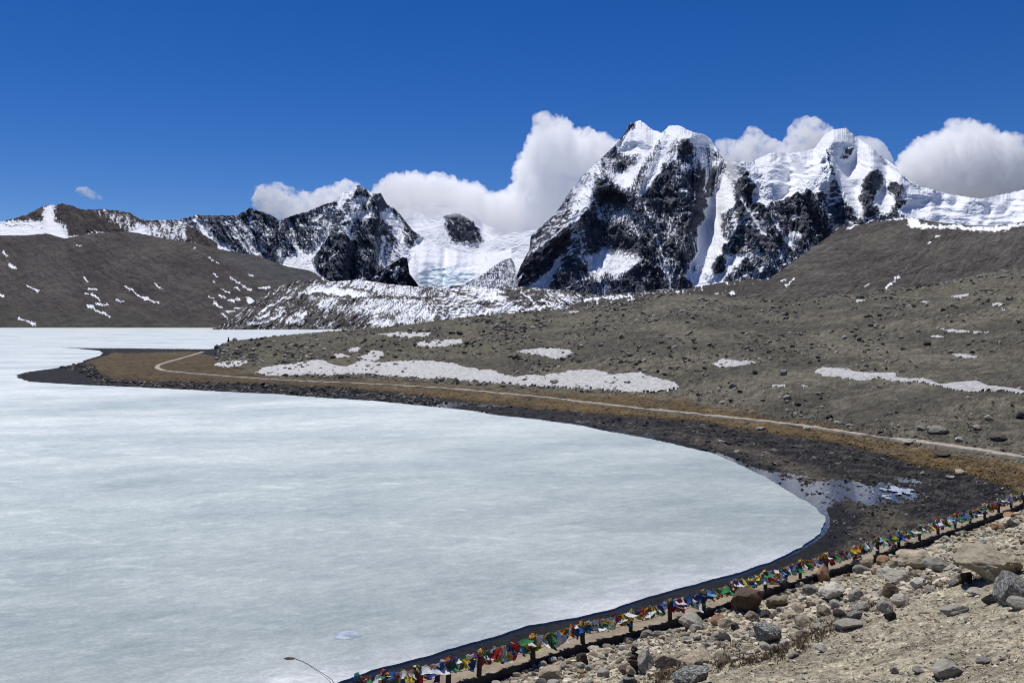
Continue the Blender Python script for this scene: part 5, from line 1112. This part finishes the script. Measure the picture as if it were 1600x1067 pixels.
rubble('rubble', 'countless grey stones strewn over the hill beyond the lake', X, D, Z, S, cols, M_RUB, 6, .7)
# (b) pebbles on the near slope
N = 34000
px = R.uniform(700, 1660, N); py = R.uniform(790, 1085, N); ok = py > wall_line(px) + 3
px, py = px[ok], py[ok]; X, D, Z = fasthit(px, py)
below = py > gravel_line(px)
S = np.where(below, .95 + 3.6 * R.uniform(0, 1, len(px)) ** 5, 1.2 + 5.6 * R.uniform(0, 1, len(px)) ** 3) * D / F
g_ = R.uniform(0, 1, (len(px), 1)); cols = C(.12, .108, .085) * (1 - g_) + C(.60, .54, .41) * g_
cols[R.uniform(0, 1, len(px)) < .1] *= C(.85, .68, .55)
rubble('pebbles', 'loose pebbles and chips covering the tan near slope', X, D, Z, S, cols, M_RUB, 7, .5)
# (c) black wet stones on the mud flat
N = 15000
px = R.uniform(60, 1600, N); gl = grass_lo(px); py = R.uniform(0, 1, N) * 0 + gl + (np.where(px > 700, 150, 22)) * R.uniform(0, 1, N)
D = (CAMZ - .2) * F / (py - HY); X = (px - CX) / F * D
a_, s_ = edge_as(X, D); sI_ = -sdpoly(X, D, ICE); ok = (sI_ > .4) & (s_ < -2.2) & (fbm(X * .2, D * .1, 3, 77) > -.25)
X, D = X[ok], D[ok]; Z = h_near(X, D); S = (.9 + 3.6 * R.uniform(0, 1, len(X)) ** 4) * D / F
g_ = R.uniform(0, 1, (len(X), 1)) ** 2.5; cols = C(.012, .012, .013) * (1 - g_) + C(.22, .20, .175) * g_
rubble('shore_stones', 'dark wet stones scattered over the black mud shore', X, D, Z, S, cols, M_RUB, 8, .45)

# ------------------------------------------------------------------ boulders on the far hill that stand out
FARB = [(1296,655,12,9,'dark','dark boulder on the golden grass edge just above the footpath'),(1475,714,26,9,'dark','dark flat boulder lying in the golden grass below the footpath'),
        (1505,742,20,9,'tan','pale tan boulder at the lower edge of the golden grass'),(1470,678,34,14,'grey','large grey boulder cluster stone above the footpath'),
        (1548,657,14,10,'grey','grey boulder on the hill right of the large cluster stone'),(1565,689,26,12,'dark','dark wide boulder above the footpath near the right edge'),
        (1597,654,14,13,'dark','dark boulder cut by the right edge on the stony hill'),(1232,624,14,8,'grey','grey boulder on the foot of the hill right of the long snow bank'),
        (1226,586,14,9,'grey','pale grey boulder left of the right hand snow bank'),(1180,585,10,8,'dark','dark boulder below the kite-shaped snow patch'),
        (1147,605,16,8,'grey','grey boulder right of the end of the longest snow bank'),(1345,533,11,8,'dark','dark boulder high in the middle right of the hill'),
        (1450,540,12,8,'dark','dark boulder left of the narrow right snow patch'),(1262,672,12,7,'pale','pale stone leaning on the footpath edge'),
        (1248,634,12,6,'dark','dark stone right of the grey boulder at the hill foot'),(1425,693,22,8,'pale','pale flat boulder straddling the footpath'),
        (1488,748,16,6,'pale','pale small stone on the mud next to the pale tan boulder'),(1190,722-50,16,7,'grey','grey stone on the upper edge of the black mud'),
        (443,524,16,5,'dark','dark flat boulder on the skyline of the left shoulder'),(1500,690,14,8,'grey','grey stone between the two large boulders above the footpath'),
        (1440,672,14,8,'grey','grey stone left of the large grey cluster stone'),(1530,672,16,9,'grey','light grey stone right of the large cluster stone'),
        (1308,662,10,5,'pale','small pale stone right of the dark boulder near the footpath'),(1330,667,12,5,'grey','low grey stone above the footpath bend')]
for i, (px, py, w_, h, mt, lab) in enumerate(FARB):
    me = rock_mesh(900 + i, 3, .7, SM[mt]); a, b_, c_ = hit([px], [py], 70, 600)
    o = place_rock('boulder', me, px, py, w_, h, i * .7 % 1 - .5, .2, 1.0, (a[0], b_[0], c_[0])); tag(o, lab, 'boulder', 'boulders on the far hill')

# ------------------------------------------------------------------ cairns
def cairn(label, px, py, stones):
    a, b_, c_ = hit([px], [py], 12, 600); root = bpy.data.objects.new('cairn', None); COL.objects.link(root); root.location = (a[0], b_[0], c_[0])
    tag(root, label, 'cairn'); z = -.02; k_ = b_[0] / F
    for j, (dx_, w_, h, mt) in enumerate(stones):
        o = link('stone', rock_mesh(1200 + j * 3 + int(px), 3, .7, SM[mt]), root); co = np.array([v_.co[:] for v_ in o.data.vertices]); e_ = np.abs(co).max(0)
        o.scale = (w_ * k_ / 2 / e_[0], w_ * k_ / 2.2 / e_[1], h * k_ / 2 / e_[2]); o.location = (dx_ * k_, j * .02, z + h * k_ / 2 * .85); o.rotation_euler = (0, 0, j * 1.3)
        z += h * k_ * .82
cairn('tall cairn of dark stacked stones above the bottom edge, left of the leaning tan slab', 992, 1052, [(-4, 44, 18, 'brown'), (0, 34, 14, 'brown'), (-2, 22, 8, 'dark'), (-1, 15, 10, 'brown'), (0, 13, 5, 'lichen')])
cairn('cairn of dark stones with a flat tan cap beside the fence', 1421, 864, [(0, 18, 8, 'dark'), (0, 14, 7, 'dark'), (0, 15, 5, 'dark'), (0, 17, 6, 'tan')])
cairn('small cairn low at the bottom with a yellowish oval stone on top', 984, 1070, [(0, 30, 12, 'lichen'), (0, 26, 9, 'lichen'), (2, 18, 16, 'tan')])
cairn('tiny far cairn standing on the skyline where the hill meets the lake', 357, 534, [(0, 5, 2.5, 'dark'), (0, 3, 3, 'dark'), (0, 2, 3, 'dark')])
cairn('low cairn of dark stones left of the tan-capped cairn', 1397, 864, [(0, 17, 8, 'dark'), (1, 12, 5, 'dark')])

# ------------------------------------------------------------------ dry twigs and grass on the near slope
R = np.random.RandomState(21)
spots = [(1020, 1320, 44, 1)]
bx = []
def band(n, line, spread, h0, h1):
    l_ = np.array(line, float); tt = R.uniform(0, 1, n) * (len(l_) - 1); i_ = tt.astype(int).clip(0, len(l_) - 2); f_ = tt - i_
    c_ = l_[i_] * (1 - f_[:, None]) + l_[i_ + 1] * f_[:, None]
    c_[:, 0] += R.randn(n) * spread; c_[:, 1] += R.randn(n) * spread * .42
    bx.append(np.column_stack([c_, R.uniform(h0, h1, n)]))
band(6500, [(1110,1044),(1160,1032),(1200,1026),(1240,1014),(1280,990),(1310,975),(1335,958)], 11, .10, .26)
band(2600, [(1020,1066),(1050,1056),(1090,1046)], 8, .12, .34)
band(1600, [(1420,905),(1450,908),(1470,912),(1440,922)], 8, .08, .22)
band(700, [(1120,975),(1145,982)], 9, .06, .18); band(700, [(1350,945),(1375,950)], 8, .06, .18); band(900, [(1170,1015),(1130,1010),(1110,1000)], 9, .06, .18)
band(900, [(1060,1010),(1030,1000),(1060,990)], 12, .05, .14); band(900, [(1500,905),(1540,895)], 10, .05, .16)
bx = np.concatenate(bx); cl_ = fbm(bx[:, 0] * .07, bx[:, 1] * .10, 3, 881, .7); bx = bx[cl_ > -.12 + .0 * cl_]; bx[:, 2] *= R.uniform(.35, 1.1, len(bx)) * (.8 + .8 * np.clip(fbm(bx[:, 0] * .05, bx[:, 1] * .05, 2, 883), -.4, 1))
bx = bx[(bx[:, 1] < 1090) & (bx[:, 1] > wall_line(bx[:, 0]) + 6)]
X, D, Z = fasthit(bx[:, 0], bx[:, 1]); N = len(X)
an = R.uniform(0, 6.28, N); ln = R.uniform(.2, 1.0, N) * bx[:, 2]; wd_ = .010 + .008 * R.uniform(0, 1, N)
b0 = np.stack([X, D, Z - .02], 1); side = np.stack([np.cos(an + 1.57), np.sin(an + 1.57), an * 0], 1) * wd_[:, None]
tip = b0 + np.stack([np.cos(an) * ln, np.sin(an) * ln, bx[:, 2] + .02], 1); midp = b0 * .5 + tip * .5 + np.stack([an * 0, an * 0, bx[:, 2] * .12], 1)
co_ = np.stack([b0 - side, b0 + side, midp + side * .8, midp - side * .8, tip - side * .2, tip + side * .2], 1)
fi = np.array([[0, 1, 2, 3], [3, 2, 5, 4]]); fa = (fi[None] + (np.arange(N) * 6)[:, None, None]).reshape(-1, 4)
g_ = R.uniform(0, 1, (N, 1)); cc = np.repeat((C(.055, .04, .028) * (1 - g_) + C(.26, .20, .125) * g_)[:, None], 6, 1).reshape(-1, 3)
me = mesh_np('dry_shrubs', co_.reshape(-1, 3), fa, False, {'Col': cc})
tag(link('dry_shrubs', me, mat=M_RUB), 'dry brown twigs and grass tufts between the stones of the near slope', 'dry grass', None, 'stuff')
# tussocks of the gold grass strip
N = 14000
px = R.uniform(160, 1640, N); lo = grass_lo(px); hi = grass_hi(px); py = lo - 1 + (hi - lo - 4) * R.uniform(0, 1, N) ** 1.2
D = (CAMZ - .5) * F / (py - HY); X = (px - CX) / F * D; a_, s_ = edge_as(X, D); ok = (s_ < -3.5) & (fbm(X * .15, D * .15, 3, 61) > -.3); X, D = X[ok], D[ok]; Z = h_near(X, D); N = len(X)
h_ = R.uniform(.03, .12, N); an = R.uniform(-.6, .6, N); w_ = R.uniform(.05, .16, N) * (1 + D / 200)
b0 = np.stack([X, D, Z - .03], 1); sd2 = np.stack([np.cos(an), np.sin(an), an * 0], 1) * w_[:, None]; tp = b0 + np.stack([R.uniform(-.1, .1, N), R.uniform(-.1, .1, N), h_], 1)
co_ = np.stack([b0 - sd2, b0 + sd2, tp + sd2 * .4, tp - sd2 * .4], 1); fa = (np.arange(4)[None] + (np.arange(N) * 4)[:, None])
g_ = R.uniform(0, 1, (N, 1)); cc = np.repeat((C(.09, .06, .026) * (1 - g_) + C(.29, .20, .085) * g_)[:, None], 4, 1).reshape(-1, 3)
me = mesh_np('golden_grass', co_.reshape(-1, 3), fa, False, {'Col': cc})
tag(link('golden_grass', me, mat=M_RUB), 'short golden-brown grass tussocks along the far shore', 'grass', None, 'stuff')

# ------------------------------------------------------------------ old rope frozen into the ice at the bottom
def icept(px, py, z): D = (CAMZ - z) * F / (py - HY); return ((px - CX) / F * D, D, z)
bm = bmesh.new(); tube(bm, [icept(*q) for q in [(462,1029,.18),(472,1032,.19),(483,1038,.2),(494,1045,.22),(505,1052,.25),(513,1057,.3),(519,1062,.4),(530,1080,.75)]], .013, 5)
tag(link('rope', bm_mesh('rope', bm, SM['dark'])), 'dark frayed rope lying on the ice at the bottom edge', 'rope')
o = link('clump', rock_mesh(1500, 4, 1.4, SM['brown'])); q = icept(452, 1028, .165); o.location = q; o.scale = (.34, .24, .008); tag(o, 'dark dirty clump half melted into the ice at the end of the rope', 'clump')
o = link('ice_flake', rock_mesh(1501, 3, .6, ice_glint)); o.location = icept(545, 990, .17); o.scale = (.8, .9, .012); o.rotation_euler = (0, 0, -.5); tag(o, 'white flake of old snow on the ice near the bottom', 'snow patch')
#@@CLOUD
# ------------------------------------------------------------------ clouds
def cloud_mat(name, dens, scale, thr0, thr1, anis=.2):
    m = bpy.data.materials.new(name); m.use_nodes = True; t = m.node_tree; t.nodes.clear()
    out = t.nodes.new('ShaderNodeOutputMaterial'); pv = t.nodes.new('ShaderNodeVolumeScatter')
    pv.inputs['Color'].default_value = (1, 1, 1, 1); pv.inputs['Anisotropy'].default_value = anis
    v = vscale(t, (scale, scale, scale)); nn = noise(t, 1, 6, .66, v); r = ramp(t, nn.outputs[0], [(thr0, (0, 0, 0)), (thr1, (1, 1, 1))])
    mu = t.nodes.new('ShaderNodeMath'); mu.operation = 'MULTIPLY'; mu.inputs[1].default_value = dens
    t.links.new(r.outputs[0], mu.inputs[0]); t.links.new(mu.outputs[0], pv.inputs['Density']); t.links.new(pv.outputs[0], out.inputs['Volume'])
    m.volume_intersection_method = 'ACCURATE' if hasattr(m, 'volume_intersection_method') else None
    return m
def cloud(label, poly, D, seed, mat, rmin=3, depth=1.0, n=170, vox=3.0, rough=5.0, fat=1.0, cat='cloud'):
    a = np.array(poly, float); r_ = np.random.RandomState(seed)
    K = 9000; px = r_.uniform(a[:, 0].min(), a[:, 0].max(), K); py = r_.uniform(a[:, 1].min(), a[:, 1].max(), K)
    sd_ = sdpoly(px, py, poly); ok = sd_ > rmin * .6; px, py, sd_ = px[ok], py[ok], sd_[ok]
    o_ = np.argsort(-sd_ + r_.uniform(0, 6, len(sd_))); ch = []
    for i in o_:
        rr = max(rmin, min(sd_[i] * 1.0, 60))
        if all((px[i] - c_[0]) ** 2 + (py[i] - c_[1]) ** 2 > (.42 * max(c_[2], rr) if rr > .5 * c_[2] else .0 + .55 * rr) ** 2 for c_ in ch):
            ch.append((px[i], py[i], rr))
        if len(ch) >= n: break
    s_ = D / F; bm = bmesh.new()
    for (x, y, rr) in ch:
        dy = r_.uniform(-.5, .5) * rr * depth
        bmesh.ops.create_icosphere(bm, subdivisions=2 if rr < 14 else 3, radius=rr * s_ * fat, matrix=Matrix.Translation(((x - CX) * s_, D + dy * s_, CAMZ + (HY - y) * s_)))
    me = bpy.data.meshes.new('cloud'); bm.to_mesh(me); bm.free()
    o = link('cloud', me); md = o.modifiers.new('r', 'REMESH'); md.mode = 'VOXEL'; md.voxel_size = vox * s_
    dg = bpy.context.evaluated_depsgraph_get(); me2 = bpy.data.meshes.new_from_object(o.evaluated_get(dg)); o.modifiers.clear(); o.data = me2; me2.name = 'cloud'
    n_ = len(me2.vertices); co = np.zeros(n_ * 3); me2.vertices.foreach_get('co', co); co = co.reshape(-1, 3)
    no = np.zeros(n_ * 3, np.float32); me2.vertices.foreach_get('normal', no); no = no.reshape(-1, 3)
    f_ = co / s_
    puff = 1 - 2 * np.abs(fbm3(f_ * .045 + seed, 4, seed)) * 1.6
    co = co + no * (rough * puff + rough * 1.1 * (1 - 3 * np.abs(fbm3(f_ * .11, 3, seed + 9))) + rough * .5 * (1 - 3 * np.abs(fbm3(f_ * .27, 2, seed + 19))))[:, None] * s_
    me2.vertices.foreach_set('co', co.ravel()); me2.update()
    md = o.modifiers.new('r', 'REMESH'); md.mode = 'VOXEL'; md.voxel_size = vox * s_ * .9
    dg = bpy.context.evaluated_depsgraph_get(); me3 = bpy.data.meshes.new_from_object(o.evaluated_get(dg)); o.modifiers.clear(); o.data = me3; me3.name = 'cloud'
    me3.materials.clear(); me3.materials.append(mat)
    return tag(o, label, cat)
CM = cloud_mat('dense_cloud', .009, .0105, .37, .45, 0); CW = cloud_mat('wispy_cloud', .010, .0095, .44, .55, 0)
cloud('tall white cumulus tower rising between the pyramid peak and the great massif',
      [(835,180),(845,175),(862,188),(883,197),(895,211),(916,211),(940,218),(965,226),(985,260),(950,330),(900,380),(840,395),(760,388),(700,372),(650,352),(600,330),(580,300),(600,284),(640,278),(690,282),(718,291),(745,295),(762,310),(785,308),(800,306),(808,292),(806,268),(816,255),(818,238),(828,229),(822,212),(836,208),(842,198)],
      10500, 3, CM, 4, .8, 220, 1.9, 7)
cloud('low cumulus bank peeking over the ridge left of the pyramid peak', [(399,296),(410,290),(421,295),(442,293),(455,301),(466,299),(480,306),(492,304),(502,298),(513,297),(528,291),(540,284),(552,286),(575,300),(560,330),(500,345),(440,340),(400,325)], 9800, 5, CW, 4, 1.0, 120, 2.5, 4, 1.1)
cloud('wind-torn cloud behind the saddle between the two groups of summits', [(1112,216),(1125,222),(1140,222),(1150,228),(1165,215),(1172,200),(1180,200),(1190,212),(1205,222),(1215,228),(1232,222),(1240,200),(1243,188),(1258,184),(1275,192),(1290,200),(1310,215),(1300,250),(1200,262),(1140,262),(1118,240)], 9500, 7, CW, 3.5, 1.0, 150, 2.5, 4, 1.0)
cloud('small cloud hugging the right shoulder of the third summit', [(1330,215),(1345,215),(1360,215),(1372,222),(1385,238),(1396,250),(1385,262),(1360,262),(1335,250)], 9300, 9, CM, 3.5, 1.0, 60, 2.5, 3)
cloud('big round cumulus cloud at the right edge above the icefield', [(1408,268),(1415,255),(1428,232),(1440,222),(1452,215),(1462,220),(1480,208),(1484,197),(1500,196),(1512,200),(1526,198),(1535,208),(1550,212),(1575,212),(1582,225),(1592,240),(1598,260),(1615,272),(1640,300),(1600,325),(1500,330),(1440,315),(1405,292)], 9800, 11, CM, 5, .8, 160, 1.9, 7)
cloud('tiny cloud puff alone above the left ridge', [(118,297),(128,292),(142,296),(158,306),(165,312),(150,312),(135,306),(122,304)], 9000, 13, CW, 2.6, 1.0, 40, 1.6, 1.5)
cloud('pale mist veil hanging in front of the snow dome behind the glacier', [(580,300),(620,288),(680,288),(740,298),(800,318),(822,345),(800,366),(765,362),(750,345),(725,336),(690,336),(655,342),(615,335),(590,325)], 8000, 15, cloud_mat('mist', .006, .006, .36, .62, .1), 5, .8, 80, 3.0, 4)
